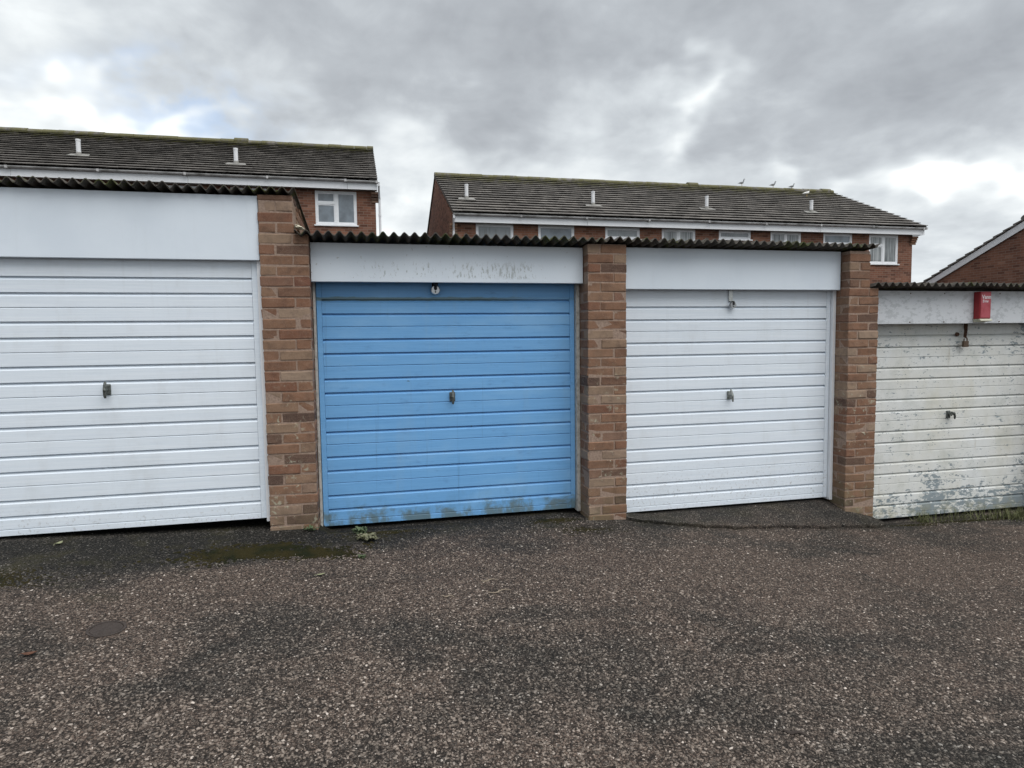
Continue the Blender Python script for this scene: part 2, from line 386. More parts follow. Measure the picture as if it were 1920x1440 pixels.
def m_ground():
    m, n, bs = mat('tarmac', .93, .25); p = n.pos(); x, y, z = n.xyz(p)
    zv, damp, strip = zone(n, p)
    c = n.ramp(zv, [(.16, (.016, .0155, .013)), (.34, (.032, .030, .027)), (.50, (.060, .050, .043)), (.66, (.104, .080, .066))])
    v = n.voro(p, 125, out='Color'); vd = n.voro(p, 125)
    cv = n.xyz(v)[0]
    c = n.mix(n.mr(cv, .15, .95), n.vec('MULTIPLY', c, (.40, .40, .40)), n.vec('MULTIPLY', c, (1.8, 1.75, 1.70)))
    c = n.mix(n.math('MULTIPLY', n.math('GREATER_THAN', cv, .955), .35), c, (.24, .22, .20))
    c = n.mix(n.mr(vd, .30, .62), c, n.vec('MULTIPLY', c, (.4, .4, .4)))
    mo = n.math('MULTIPLY', n.mr(n.noise(p, 2.3, 6, .7), .50, .66), n.math('MULTIPLY', n.math('ADD', damp, strip), 2.8, clamp=True))
    c = n.mix(n.math('MULTIPLY', mo, .8), c, n.mix(n.noise(p, 7, 3), (.022, .023, .010), (.034, .028, .013)))
    h = n.math('ADD', n.math('MULTIPLY', n.math('SUBTRACT', 1.0, vd), .8), n.noise(p, 40, 4))
    setc(n, bs, c, None, n.bump(h, .9, .006)); return m
def m_stone():
    m, n, bs = mat('chippings', .85, .3); p = n.pos()
    zv, damp, strip = zone(n, p)
    r = n.new('ShaderNodeAttribute', attribute_name='rnd').outputs['Fac']
    c = n.ramp(r, [(0, (.034, .032, .030)), (.25, (.074, .067, .059)), (.5, (.125, .110, .095)), (.74, (.168, .146, .125)), (.88, (.215, .190, .165)), (.96, (.27, .246, .22)), (1, (.50, .47, .43))])
    k = n.mr(zv, .18, .60, .34, 1.16)
    c = n.vec('SCALE', c, k)
    c = n.vec('MULTIPLY', c, n.mix(n.mr(zv, .30, .58), (.94, .97, .97), (1.03, .965, .93)))
    c = n.mix(n.math('MULTIPLY', n.noise(p, 300, 2), .25), c, n.vec('SCALE', c, .6))
    setc(n, bs, c); return m

M = {}
M['brick'] = m_brick(); M['mortar'] = m_mortar()
M['wall_l'] = m_wall('house_brick', (.13, .060, .040), (.255, .117, .074), (.32, .172, .118))
M['wall_g'] = m_wall('gable_brick', (.14, .066, .047), (.25, .120, .080), (.31, .170, .120))
M['wall_b'] = m_wall('garage_brick', (.12, .065, .048), (.23, .13, .09), (.29, .18, .13))
M['white_door'] = m_white_door(); M['blue_door'] = m_blue_door(); M['peel_door'] = m_peel_door()
M['fascia'] = m_fascia('fascia_white', 'clean'); M['fascia_st'] = m_fascia('fascia_stained', 'stained'); M['fascia_pe'] = m_fascia('fascia_peeling', 'peeling')
M['sheet'] = m_sheet()
M['timber_old'] = m_plain('weathered_timber', (.50, .49, .46), .85, .2, var=.45, scale=30, bump=.5, dark=(.25, .24, .21))
M['pvc'] = m_plain('white_pvc', (.82, .84, .87), .35, .5, var=.08)
M['gutter'] = m_plain('grey_gutter', (.50, .50, .50), .45, .5, var=.5, scale=2.5, dark=(.16, .16, .155))
M['downpipe'] = m_plain('white_downpipe', (.72, .73, .75), .4, .5, var=.1)
M['steel_old'] = m_plain('tarnished_steel', (.17, .185, .175), .5, .5, .6, var=.6, scale=60, dark=(.055, .06, .055))
M['chrome'] = m_plain('chrome', (.46, .47, .48), .32, .5, 1.0, var=.5, scale=60)
M['zinc'] = m_plain('zinc_plate', (.55, .56, .55), .4, .5, .85, var=.3, scale=40)
M['dull_zinc'] = m_plain('dull_zinc', (.36, .38, .37), .55, .5, .4, var=.6, scale=60, dark=(.13, .15, .14))
M['rust'] = m_plain('rusty_iron', (.135, .075, .05), .85, .3, .2, var=.6, scale=70, bump=.5, dark=(.045, .03, .026))
M['brass'] = m_plain('dull_brass', (.15, .105, .075), .5, .5, .6, var=.5, scale=70, dark=(.10, .07, .05))
M['black'] = m_plain('black_rubber', (.018, .018, .02), .7, .3, var=.3)
M['red'] = m_plain('red_plastic', (.30, .022, .028), .5, .4, var=.2, scale=25)
M['red_faded'] = m_plain('faded_red_plastic', (.40, .085, .105), .6, .35, var=.4, scale=14, dark=(.30, .04, .05))
M['cream'] = m_plain('cream_plastic', (.58, .57, .46), .6, .4, var=.4, scale=30, dark=(.36, .37, .28))
M['print'] = m_plain('white_print', (.72, .70, .72), .6, .3, var=.25, scale=90)
M['cast_iron'] = m_plain('cast_iron', (.058, .046, .040), .75, .35, .3, var=.4, scale=50, bump=.5)
M['lead'] = m_plain('lead_flashing', (.27, .265, .25), .75, .4, .1, var=.5, scale=8, dark=(.20, .20, .18))
M['gull_grey'] = m_plain('grey_feathers', (.22, .23, .24), .8, .2, var=.3, scale=25)
M['gull_white'] = m_plain('white_feathers', (.74, .74, .72), .8, .2, var=.1, scale=25)
M['beak'] = m_plain('beak', (.45, .32, .08), .6, .3, var=.1)
M['leaf_g'] = m_plain('pale_leaf', (.24, .25, .15), .7, .3, var=.3, scale=60)
M['leaf_b'] = m_plain('brown_leaf', (.11, .052, .032), .75, .3, var=.5, scale=70)
M['twig'] = m_plain('twig_bark', (.30, .25, .19), .85, .2, var=.4, scale=80)
M['twig_d'] = m_plain('dark_twig', (.055, .045, .04), .85, .2, var=.4, scale=80)
M['weed'] = m_plain('weed_leaf', (.10, .130, .070), .7, .3, var=.6, scale=50, dark=(.05, .085, .032))
M['weed_d'] = m_plain('dry_weed', (.19, .185, .125), .8, .2, var=.6, scale=60, dark=(.095, .105, .05))
M['grass'] = m_plain('grass_blade', (.125, .130, .058), .7, .3, var=.7, scale=30, dark=(.06, .075, .025))
M['moss'] = m_plain('moss', (.026, .022, .008), .95, .1, var=.7, scale=6, dark=(.012, .014, .006))
M['lump'] = m_plain('old_mortar_lump', (.60, .56, .44), .9, .2, var=.5, scale=40, bump=.4)
M['tile_l'] = m_tiles(8.39); M['tile_r'] = m_tiles(7.57); M['tile_g'] = m_tiles(5.4)
M['glass'] = m_glass('window_glass', (.20, .24, .28), None)
M['glass_net'] = m_glass('netted_window_glass', (.16, .18, .19), (.36, .38, .39))
M['glass_fr'] = m_glass('frosted_window_glass', (.30, .325, .34), (.24, .265, .28))
M['ground'] = m_ground(); M['stone'] = m_stone()
M['bedding'] = m_plain('dark_verge_mortar', (.085, .08, .075), .9, .2, var=.4, scale=20)
M['soffit'] = m_plain('dark_soffit', (.30, .29, .27), .8, .2, var=.3)

# ------------------------------------------------------------------ ground
GX = np.array([-400, -30, -6, -2.5, -.5, 1.7, 2.1, 4.2, 4.5, 6.5, 9, 30, 400.])
GZ = np.array([3.0, 1.0, .20, .062, .0, -.100, -.118, -.305, -.335, -.42, -.52, -1.2, -2.0])
def ground_z(x, y):
    x = np.asarray(x, float); y = np.asarray(y, float)
    g = np.interp(x, GX, GZ)
    g = g + .03 * np.clip(y, -9, .0)
    near = np.exp(-((x / 9) ** 2 + ((y + 2) / 5) ** 2))
    g = g + near * (.010 * np.sin(1.7 * x + .9 * y) + .008 * np.sin(2.9 * y - 1.3 * x + 1) + .004 * np.sin(6.1 * x + 2.2) * np.sin(5.3 * y))
    # the yard dips a little to the sills of the blue and the peeling door
    t = np.clip((y + .22) / .40, 0, 1); t = t * t * (3 - 2 * t)
    m1 = np.clip((x + .40) / .05, 0, 1) * np.clip((1.76 - x) / .05, 0, 1); m2 = np.clip((x - 4.44) / .06, 0, 1) * np.clip((6.60 - x) / .05, 0, 1)
    g = g - t * m1 * np.maximum(g + .092, 0) - t * m2 * np.maximum(g + .425, 0)
    s = np.clip((y - 6) / 8, 0, 1); g = g + s * s * (3 - 2 * s) * .4
    return g
def gz(x, y): return float(ground_z(x, y))
xs = np.unique(np.concatenate([np.linspace(-7, 10, 171), [-400, -200, -100, -60, -35, -20, -12, 14, 20, 35, 60, 100, 200, 400]]))
ys = np.unique(np.concatenate([np.linspace(-7, 1.2, 83), [-300, -120, -50, -25, -12, 2, 4, 6, 8, 10, 12, 14, 20, 40, 100, 300]]))
XX, YY = np.meshgrid(xs, ys); ZZ = ground_z(XX, YY)
nx, ny = len(xs), len(ys)
me = bpy.data.meshes.new('ground')
idx = np.arange(nx * ny).reshape(ny, nx)
me.from_pydata(np.stack([XX, YY, ZZ], -1).reshape(-1, 3).tolist(), [], np.stack([idx[:-1, :-1], idx[:-1, 1:], idx[1:, 1:], idx[1:, :-1]], -1).reshape(-1, 4).tolist())
me.polygons.foreach_set('use_smooth', [True] * len(me.polygons)); me.materials.append(M['ground'])
ground = tag(bpy.data.objects.new('ground', me), kind='structure'); COL.objects.link(ground)

# tarmac ramp laid up to the second white door
def ramp_front(x): return np.interp(x, [2.06, 2.2, 2.57, 2.9, 3.28, 3.7, 4.0, 4.25, 4.42, 4.50], [-.01, -.10, -.20, -.235, -.225, -.25, -.215, -.23, -.19, -.10])
def ramp_z(x, t):
    yf = ramp_front(x) + .012 * np.sin(23 * x) + .007 * np.sin(51 * x + 1)
    y = yf + (.30 - yf) * t
    zg = ground_z(x, yf)
    k = np.interp(x, [2.0, 2.2, 4.05, 4.2, 4.42, 4.5], [.85, 1, 1, .80, .25, .1])
    back = np.interp(x, [2, 4.5], [-.143, -.146])
    zt = zg + .026 + (back - zg - .026) * np.clip((y - yf) / (.2 - yf), 0, 1) ** .85 * k
    return y, np.maximum(zt, ground_z(x, y) + .006)
rx = np.linspace(2.062, 4.50, 90); rtt = np.concatenate([[0], np.linspace(.02, 1, 16)])
verts, faces = [], []
for i, x in enumerate(rx):
    y, z = ramp_z(np.array([x]), np.array([0.0])); yf = float(y[0])
    verts.append((x, yf - .004, gz(x, yf) - .03))
    for t in rtt:
        y, z = ramp_z(np.array([x]), np.array([t])); verts.append((x, float(y[0]), float(z[0]) - (.006 if t == 0 else 0)))
k = len(rtt) + 1
for i in range(len(rx) - 1):
    for j in range(k - 1): faces.append((i * k + j, (i + 1) * k + j, (i + 1) * k + j + 1, i * k + j + 1))
for i in (0, len(rx) - 1):        # end skirts
    b = len(verts)
    for j in range(k): v = verts[i * k + j]; verts.append((v[0], v[1], v[2] - .12))
    for j in range(k - 1): faces.append((i * k + j, i * k + j + 1, b + j + 1, b + j))
me = bpy.data.meshes.new('tarmac_ramp'); me.from_pydata(verts, [], faces); me.materials.append(M['ground'])
ramp_o = tag(bpy.data.objects.new('tarmac_ramp', me), kind='structure'); COL.objects.link(ramp_o)

# ------------------------------------------------------------------ brick pillars between the garages
def brick_mesh(L, W, H, seed):
    r = random.Random(seed)
    b = B(); b.box(-L / 2, L / 2, -W / 2, W / 2, -H / 2, H / 2, bev=.0045)
    for v in b.bm.verts: v.co += Vector((r.uniform(-1, 1), r.uniform(-1, 1), r.uniform(-1, 1))) * .0033
    me = b.mesh('brick'); me.materials.append(M['brick']); return me
BS = {}
def get_brick(L, W, H=.0655):
    key = (round(L, 3), round(W, 3), round(H, 3))
    if key not in BS: BS[key] = [brick_mesh(L, W, H, i + hash(key) % 1000) for i in range(4)]
    return random.choice(BS[key])
CO = .0752
def put_brick(root, x0, x1, y0, y1, z0, zt=None):
    h = .0655 if zt is None else zt
    o = link('brick', get_brick(x1 - x0, y1 - y0, h), root, ((x0 + x1) / 2 + random.uniform(-.004, .004), (y0 + y1) / 2 + random.uniform(-.0035, .0025), z0 + h / 2))
    o.rotation_euler = (0, 0, random.uniform(-.006, .006))
    return o
def pillar(x0, x1, zb, z_step, z_top, narrow, label, wall_z, side_bricks=None):
    """x0..x1 front face; above z_step only narrow=(a,b) carries on to z_top"""
    root = empty('brick_pillar', ((x0 + x1) / 2, .1, zb), label, 'pillar', 'brick pillars between the garages')
    j = .0098; H = .1025; D2 = .215
    core = B(); core.box(x0 + .003, x1 - .003, .003, .235, zb - .15, z_step - .004)
    if z_top > z_step: core.box(narrow[0] + .003, narrow[1] - .003, .0031, .2349, z_step - .004, z_top - .004)
    core.make('mortar_core', M['mortar'], root)
    z = zb - .10; c = random.randint(0, 1)
    nC = math.ceil((z_step - z) / CO); z = z_step - nC * CO
    while z < z_step - .01:
        hd = H if x1 - x0 > .32 else x1 - x0 - .2125
        if c % 2 == 0:
            put_brick(root, x0, x1 - hd - j, 0, H, z); put_brick(root, x0, x1 - hd - j, H + j, H * 2 + j, z); put_brick(root, x1 - hd, x1, 0, D2, z)
        else:
            put_brick(root, x0, x0 + hd, 0, D2, z); put_brick(root, x0 + hd + j, x1, 0, H, z); put_brick(root, x0 + hd + j, x1, H + j, H * 2 + j, z)
        z += CO; c += 1
    if z_top > z_step:
        a, b = narrow
        while z < z_top - .02:
            h = min(.0655, z_top - z)
            if c % 2 == 0 or h < .06: put_brick(root, a, b, 0, H, z, h); put_brick(root, a, b, H + j, H * 2 + j, z, h)
            else:
                mid = (a + b) / 2; put_brick(root, a, mid - j / 2, 0, D2, z, h); put_brick(root, mid + j / 2, b, 0, D2, z, h)
            if side_bricks:
                y = D2 + j
                if c % 2: put_brick(root, b - H, b, y, y + H, z, h); y += H + j
                while y < side_bricks:
                    put_brick(root, b - H, b, y, y + D2, z, h); y += D2 + j
            z += CO; c += 1
    wb = B(); wa, wbx = narrow
    wb.box(wa + .012, wbx - .012, .2352, 5.1, zb - .2, wall_z - .02)
    # slope the top of the wall with the roof
    for v in wb.bm.verts:
        if v.co.z > wall_z - .1 and v.co.y > 4: v.co.z -= .34
    wb.make('side_wall', M['wall_b'], root)
    return root
P0 = pillar(-3.13, -2.80, .06, 2.41, 2.41, (-3.13, -2.80), 'brick pillar on the far side of the leftmost white garage door', 2.40)
P1 = pillar(-.705, -.372, 0.0, 2.145, 2.408, (-.705, -.470), 'tall stepped brick pillar between left white door and blue door', 2.40, side_bricks=1.6)
P2 = pillar(1.737, 2.065, -.10, 2.118, 2.118, (1.737, 2.065), 'brick pillar between blue door and second white door', 2.10)
P3 = pillar(4.158, 4.463, -.30, 1.785, 2.105, (4.158, 4.368), 'stepped brick pillar between clean white door and peeling door', 2.09, side_bricks=1.2)
P4 = pillar(6.56, 6.89, -.42, 1.75, 1.75, (6.56, 6.89), 'brick pillar on the far side of the peeling white door', 1.74)
lp = B(); r_ = random.Random(3)
bmesh.ops.create_icosphere(lp.bm, subdivisions=2, radius=1)
for v in lp.bm.verts:
    q = v.co.copy(); v.co = Vector((q.x * .035, q.y * .05, q.z * .016)) * (1 + .25 * math.sin(7 * q.x + 3 * q.y)); v.co += Vector((-.435, .02, 2.188 + q.x * -.008))
lp.make('mortar_lump', M['lump'], P1, label='pale lump of old mortar on the pillar step')

# ------------------------------------------------------------------ garages
PITCH = .0762; AMP = .0165; TH = .0065; SL = math.tan(rad(4.0))
def sheet_mesh(x0, x1, zc, lift, y0=-.055, y1=5.15, seed=0):
    r = random.Random(seed)
    nseg = max(8, int(round((x1 - x0) / PITCH * 12)))
    ysn = [y0, y0 + .03, 1.2, 2.6, y1]
    b = B(); top, bot = [], []
    sag = [r.uniform(-.003, .003) for _ in range(4)]
    yj = y0 + r.uniform(-.018, .018)
    for yi, y in enumerate(ysn):
        rt_, rb = [], []
        for i in range(nseg + 1):
            x = x0 + (x1 - x0) * i / nseg; u = i / nseg
            z = zc + lift + AMP * math.cos(2 * math.pi * x / PITCH) - SL * y + sag[0] * math.sin(u * 5 + sag[1] * 900)
            yy = yj + .004 * math.sin(x * 31 + seed) if yi == 0 else y
            if yi == 0: z += .0015 * math.sin(x * 57 + seed * 2)
            rt_.append(b.bm.verts.new((x, yy, z + TH / 2))); rb.append(b.bm.verts.new((x, yy, z - TH / 2)))
        top.append(rt_); bot.append(rb)
    for a in range(len(ysn) - 1):
        for i in range(nseg):
            b.bm.faces.new((top[a][i], top[a][i + 1], top[a + 1][i + 1], top[a + 1][i]))
            b.bm.faces.new((bot[a][i], bot[a + 1][i], bot[a + 1][i + 1], bot[a][i + 1]))
        for i in (0, nseg): b.bm.faces.new((top[a][i], top[a + 1][i], bot[a + 1][i], bot[a][i]))
    for a in (0, len(ysn) - 1):
        for i in range(nseg): b.bm.faces.new((top[a][i], bot[a][i], bot[a][i + 1], top[a][i + 1]))
    return b
def slat_profile(z0, z1, t0, t1, yd):
    """outline (y, z) of one slat; t0/t1 = kind of joint at its bottom and top: d deep, s shallow, - plain"""
    gap = {'d': .0046, 's': .0014, '-': .0}; dep = {'d': .019, 's': .006, '-': .0245}; ch = {'d': .0175, 's': .006, '-': .001}
    zb = z0 + gap[t0]; zt = z1 - gap[t1]
    return [(yd, zb), (yd, zt - ch[t1]), (yd + dep[t1], zt), (yd + .0245, zt), (yd + .0245, zb), (yd + dep[t0], zb)]
def strip_slat(x0, x1, prof, name, m, parent):
    b = B(); pts = []
    for y, z in prof:
        if not pts or (abs(pts[-1][0] - y) > 1e-5 or abs(pts[-1][1] - z) > 1e-5): pts.append((y, z))
    if abs(pts[0][0] - pts[-1][0]) < 1e-5 and abs(pts[0][1] - pts[-1][1]) < 1e-5: pts.pop()
    b.prism([(x0, y, z) for y, z in pts], (x1 - x0, 0, 0))
    return b.make(name, m, parent)
def handle(root, x, z, yd, tilt, style, hm='steel_old'):
    b = B(); R4 = Matrix.Translation((x, yd, z))
    b.box(-.023, .023, -.010, .0, -.038, .038, .004, R4)
    b.box(-.017, .017, -.016, -.0101, -.030, .030, .003, R4)
    T = R4 @ Matrix.Rotation(tilt, 4, 'Y')
    b.tube([T @ Vector((0, -.016, 0)), T @ Vector((0, -.040, 0))], [.010, .008], 10)
    if style == 'hook':
        b.tube([T @ Vector((-.012, -.040, -.008)), T @ Vector((0, -.048, .020)), T @ Vector((.022, -.046, .016)), T @ Vector((.038, -.042, -.014)), T @ Vector((.042, -.038, -.042))], [.012, .015, .0125, .010, .007], 10)
    else:
        b.tube([T @ Vector((0, -.043, -.056)), T @ Vector((0, -.047, -.040)), T @ Vector((0, -.054, 0)), T @ Vector((0, -.047, .040)), T @ Vector((0, -.043, .056))], [(.006, .007), (.008, .010), (.009, .012), (.008, .010), (.006, .007)], 10)
    b.make('handle', M[hm], root, smooth=False)
def garage(name, label, x0, x1, b0, yd, top, paint, hx, hstyle, htilt, fas, fmat, sheets, zc, posts, zfloor):
    """x0..x1 door leaf, b0 bottom, yd front plane; fas = (x0,x1,y,z0,z1); posts = list of (x0,x1,y0,y1,mat)"""
    root = empty(name, ((x0 + x1) / 2, yd, b0), label, 'garage', 'row of lock-up garages')
    door = B(); door.box(x0 + .004, x1 - .004, yd + .0246, yd + .038, b0 + .004, top)
    door = door.make('door', paint, root)
    st = .040
    joints = [(0.0, '-'), (.043, 's')]
    for k in range(6):
        joints += [(.130 + .3022 * k, 'd'), (.2375 + .3022 * k, 'd')]
        if k < 5: joints.append((.3355 + .3022 * k, 's'))
    joints.append((top - b0, '-'))
    for (za, ta), (zb, tb) in zip(joints, joints[1:]):
        strip_slat(x0 + st, x1 - st, slat_profile(b0 + za, b0 + zb, ta, tb, yd), 'slat', paint, door)
    for a, bb in ((x0, x0 + st - .0015), (x1 - st + .0015, x1)):
        s = B(); s.box(a, bb, yd - .003, yd + .0154, b0, top, .002); s.make('stile', paint, door)
    handle(door, hx, b0 + .978, yd, htilt, hstyle, 'dull_zinc' if htilt < 0 else 'steel_old')
    fx0, fx1, fy, fz0, fz1 = fas
    f = B(); f.box(fx0, fx1, fy, fy + .028, fz0, fz1, .003); fo = f.make('fascia_board', fmat, root)
    for px0, px1, py0, py1, pm in posts:
        p = B(); p.box(px0, px1, py0, py1, b0 - .02, fz0 + .05, .002); p.make('door_frame_post', M[pm], root)
    hd = B(); hd.box(x0 + .002, x1 - .002, yd + .04, yd + .11, fz0 - .0, fz0 + .12); hd.make('head_beam', M['timber_old'], root)
    sx0, sx1, cnt = sheets
    wd = (sx1 - sx0) / cnt
    for i in range(cnt):
        ov = .04 if i < cnt - 1 else 0
        sheet_mesh(sx0 + wd * i, sx0 + wd * (i + 1) + ov, zc, .004 * (i % 2), seed=int(hx * 10) + i).make('roof_sheet', M['sheet'], root)
    rw = B(); rw.box(x0 - .05, x1 + .05, 5.0, 5.1, zfloor - .3, zc - .40); rw.make('rear_wall', M['wall_b'], root)
    return root, door, fo
G1, D1, F1 = garage('garage', 'garage with plain white ribbed door and tall white fascia, leftmost', -2.785, -.737, .082, .080, 2.02, M['white_door'], -1.742, 'T', .05,
    (-2.795, -.708, .022, 1.952, 2.402), M['fascia'], (-3.00, -.452, 3), 2.4345, [(-.7345, -.708, .05, .14, 'pvc'), (-2.798, -2.787, .05, .14, 'pvc')], .05)
G2, D2, F2 = garage('garage', 'garage with pale blue ribbed door and stained white fascia', -.348, 1.702, -.060, .240, 1.90, M['blue_door'], .672, 'T', .0,
    (-.370, 1.7335, .100, 1.812, 2.098), M['fascia_st'], (-.462, 1.895, 3), 2.1365, [(1.7055, 1.7345, .195, .30, 'timber_old'), (-.3695, -.3515, .185, .30, 'timber_old')], -.05)
G3, D3, F3 = garage('garage', 'garage with clean white ribbed door and plain white fascia', 2.098, 4.122, -.122, .190, 1.84, M['white_door'], 3.110, 'T', -.20,
    (2.0675, 4.150, .100, 1.769, 2.108), M['fascia'], (1.86, 4.425, 3), 2.1415, [(4.126, 4.1555, .155, .25, 'pvc'), (2.0675, 2.0945, .155, .25, 'pvc')], -.12)
G4, D4, F4 = garage('garage', 'garage with peeling dirty white door and flaking fascia, rightmost', 4.482, 6.515, -.392, .240, 1.54, M['peel_door'], 5.512, 'hook', .0,
    (4.466, 6.556, .100, 1.462, 1.766), M['fascia_pe'], (4.382, 6.90, 3), 1.8085, [(6.519, 6.5565, .20, .30, 'pvc'), (4.466, 4.479, .20, .30, 'timber_old')], -.42)
# nail heads on the flaking fascia
for i, x in enumerate((4.52, 4.90, 5.28, 5.92, 6.28)):
    for z in (1.478, 1.742):
        b = B(); b.tube([(x, .1, z), (x, .0975, z)], .006, 8); b.make('nail', M['rust'], F4)

# security locks
def disc_lock(x, z, y, r, label):
    root = empty('padlock', (x, y, z), label, 'padlock')
    b = B(); k = 20
    prof = [(0, 0), (r * .86, 0), (r, -.006), (r, -.016), (r * .86, -.023), (0, -.0235)]
    rings = []
    for rr, yy in prof[1:-1]: rings.append([b.bm.verts.new((x + rr * math.cos(2 * math.pi * i / k), y + yy, z + rr * math.sin(2 * math.pi * i / k))) for i in range(k)])
    for a, c in zip(rings, rings[1:]):
        for i in range(k): b.bm.faces.new((a[i], a[(i + 1) % k], c[(i + 1) % k], c[i]))
    b.bm.faces.new(rings[0]); b.bm.faces.new(rings[-1])
    b.make('body', M['chrome'], root, smooth=False)
    s = B(); s.prism([(x - r * .34, y - .0236, z + r * .15), (x, y - .0236, z - r * .12), (x + r * .34, y - .0236, z + r * .15), (x + r * .30, y - .0236, z + r * .98), (x - r * .30, y - .0236, z + r * .98)], (0, -.002, 0))
    s.make('shackle_opening', M['black'], root)
    t = B(); t.tube([(x, y - .0236, z - r * .42), (x, y - .027, z - r * .42)], r * .16, 10); t.make('keyhole', M['black'], root)
    sh = B(); sh.tube([(x - r * .5, y - .012, z + r * .55), (x - r * .3, y - .012, z + r * 1.08), (x + r * .3, y - .012, z + r * 1.08), (x + r * .5, y - .012, z + r * .55)], .005, 8); sh.make('shackle', M['steel_old'], root)
    return root
disc_lock(.551, 1.762, .212, .037, 'round chrome padlock at the top of the blue door')
b = B(); b.box(.527, .575, .224, .2365, 1.745, 1.835, .002); b.make('hasp', M['black'], D2)
b = B(); b.box(3.090, 3.128, .172, .1865, 1.675, 1.80, .002); b.make('hasp', M['zinc'], D3)
disc_lock(3.118, 1.640, .168, .031, 'round chrome padlock hanging from the hasp of the clean white door')
b = B(); b.tube([(5.672, .225, 1.468), (5.662, .212, 1.40), (5.640, .20, 1.335)], [(.022, .006), (.020, .006), (.018, .006)], 8); b.make('hasp', M['rust'], D4, label='rusty iron hasp bar')
b = B(); b.tube([(5.585, .24, 1.362), (5.585, .226, 1.362), (5.585, .222, 1.362)], [.020, .018, .008], 12); b.make('lock_hole', M['rust'], D4)
pr = empty('padlock', (5.640, .20, 1.265), 'rusty old padlock hanging from the hasp of the peeling door', 'padlock')
b = B(); b.box(5.610, 5.668, .178, .206, 1.238, 1.296, .004); b.make('body', M['brass'], pr)
b = B(); b.tube([(5.622, .192, 1.29), (5.622, .192, 1.315), (5.632, .192, 1.330), (5.648, .192, 1.330), (5.657, .192, 1.315), (5.657, .192, 1.29)], .0055, 8); b.make('shackle', M['rust'], pr)

# red alarm box on the flaking fascia
al = empty('alarm_box', (5.676, .1, 1.50), 'red alarm box with white lettering on the flaking fascia', 'alarm box')
b = B(); b.box(5.613, 5.740, .034, .0985, 1.503, 1.757, .004); b.make('housing', M['red'], al)
b = B(); b.box(5.619, 5.735, .029, .0339, 1.512, 1.752, .002); b.make('front_cover', M['red_faded'], al)
b = B(); b.prism([(5.606, .0985, 1.5025), (5.606, .028, 1.5025), (5.618, .022, 1.485), (5.618, .0985, 1.472)], (.134, 0, 0)); b.make('base_tray', M['cream'], al)
def text(body, size, x, z, y, parent, name):
    cu = bpy.data.curves.new(name, 'FONT'); cu.body = body; cu.size = size; cu.align_x = 'CENTER'; cu.offset = .0012; cu.extrude = .0004
    to = bpy.data.objects.new(name, cu); COL.objects.link(to)
    dg = bpy.context.evaluated_depsgraph_get(); me = bpy.data.meshes.new_from_object(to.evaluated_get(dg))
    bpy.data.objects.remove(to); me.materials.clear(); me.materials.append(M['print'])
    me.transform(Matrix.Rotation(math.pi / 2, 4, 'X'))
    o = bpy.data.objects.new(name, me); COL.objects.link(o); o.parent = parent; o.location = Vector((x, y, z)) - wloc(parent)
text('Vann', .052, 5.682, 1.690, .0284, al, 'lettering'); text('Serv', .036, 5.672, 1.655, .0284, al, 'lettering')

# ------------------------------------------------------------------ houses behind
def holed_wall(b, x0, x1, z0, z1, y0, y1, holes):
    xs_ = sorted({x0, x1, *[h[0] for h in holes], *[h[1] for h in holes]}); zs_ = sorted({z0, z1, *[h[2] for h in holes], *[h[3] for h in holes]})
    for xa, xb in zip(xs_, xs_[1:]):
        run = None
        for za, zb in zip(zs_, zs_[1:]):
            cx, cz = (xa + xb) / 2, (za + zb) / 2
            hole = any(h[0] < cx < h[1] and h[2] < cz < h[3] for h in holes)
            if hole:
                if run: b.box(xa, xb, y0, y1, run[0], run[1]); run = None
            else: run = (run[0], zb) if run else (za, zb)
        if run: b.box(xa, xb, y0, y1, run[0], run[1])
def window(root, x0, x1, z0, z1, yw, kind, glass):
    fw_ = .06; y0 = yw + .012
    b = B()
    for a in ((x0, x1, z1 - fw_, z1), (x0, x1, z0, z0 + fw_)): b.box(a[0], a[1], y0, y0 + .07, a[2], a[3], .006)
    for a in ((x0, x0 + fw_), (x1 - fw_, x1)): b.box(a[0], a[1], y0 + .0006, y0 + .0694, z0 + fw_ - .003, z1 - fw_ + .003, .004)
    panes = []
    if kind == 'single': panes = [(x0 + fw_, x1 - fw_, z0 + fw_, z1 - fw_)]
    else:
        xm = (x0 + x1) / 2
        b.box(xm - .04, xm + .04, y0 + .0006, y0 + .0694, z0 + fw_ - .003, z1 - fw_ + .003, .004)
        if kind == 'three':
            zm = z1 - .36 * (z1 - z0)
            b.box(x0 + fw_ - .003, xm - .04 + .003, y0 + .0012, y0 + .0688, zm - .035, zm + .035, .004)
            panes = [(x0 + fw_, xm - .04, z0 + fw_, zm - .035), (x0 + fw_, xm - .04, zm + .035, z1 - fw_), (xm + .04, x1 - fw_, z0 + fw_, z1 - fw_)]
        else: panes = [(x0 + fw_, xm - .04, z0 + fw_, z1 - fw_), (xm + .04, x1 - fw_, z0 + fw_, z1 - fw_)]
    wo_ = b.make('window', M['pvc'], root)
    for i, (a, c, d, e) in enumerate(panes):
        # opening lights carry their own inner sash
        sb = B(); s_ = .028
        sb.box(a, c, y0 + .012, y0 + .05, e - s_, e); sb.box(a, c, y0 + .012, y0 + .05, d, d + s_)
        sb.box(a, a + s_, y0 + .0124, y0 + .0496, d + s_, e - s_); sb.box(c - s_, c, y0 + .0124, y0 + .0496, d + s_, e - s_)
        sb.make('sash', M['pvc'], wo_)
        p = B(); p.box(a + s_ - .004, c - s_ + .004, y0 + .024, y0 + .040, d + s_ - .004, e - s_ + .004); p.make('pane', M[glass], wo_)
    s = B(); s.box(x0 - .04, x1 + .04, yw - .05, y0 - .0005, z0 - .04, z0 - .001, .004); s.make('sill', M['pvc'], wo_)
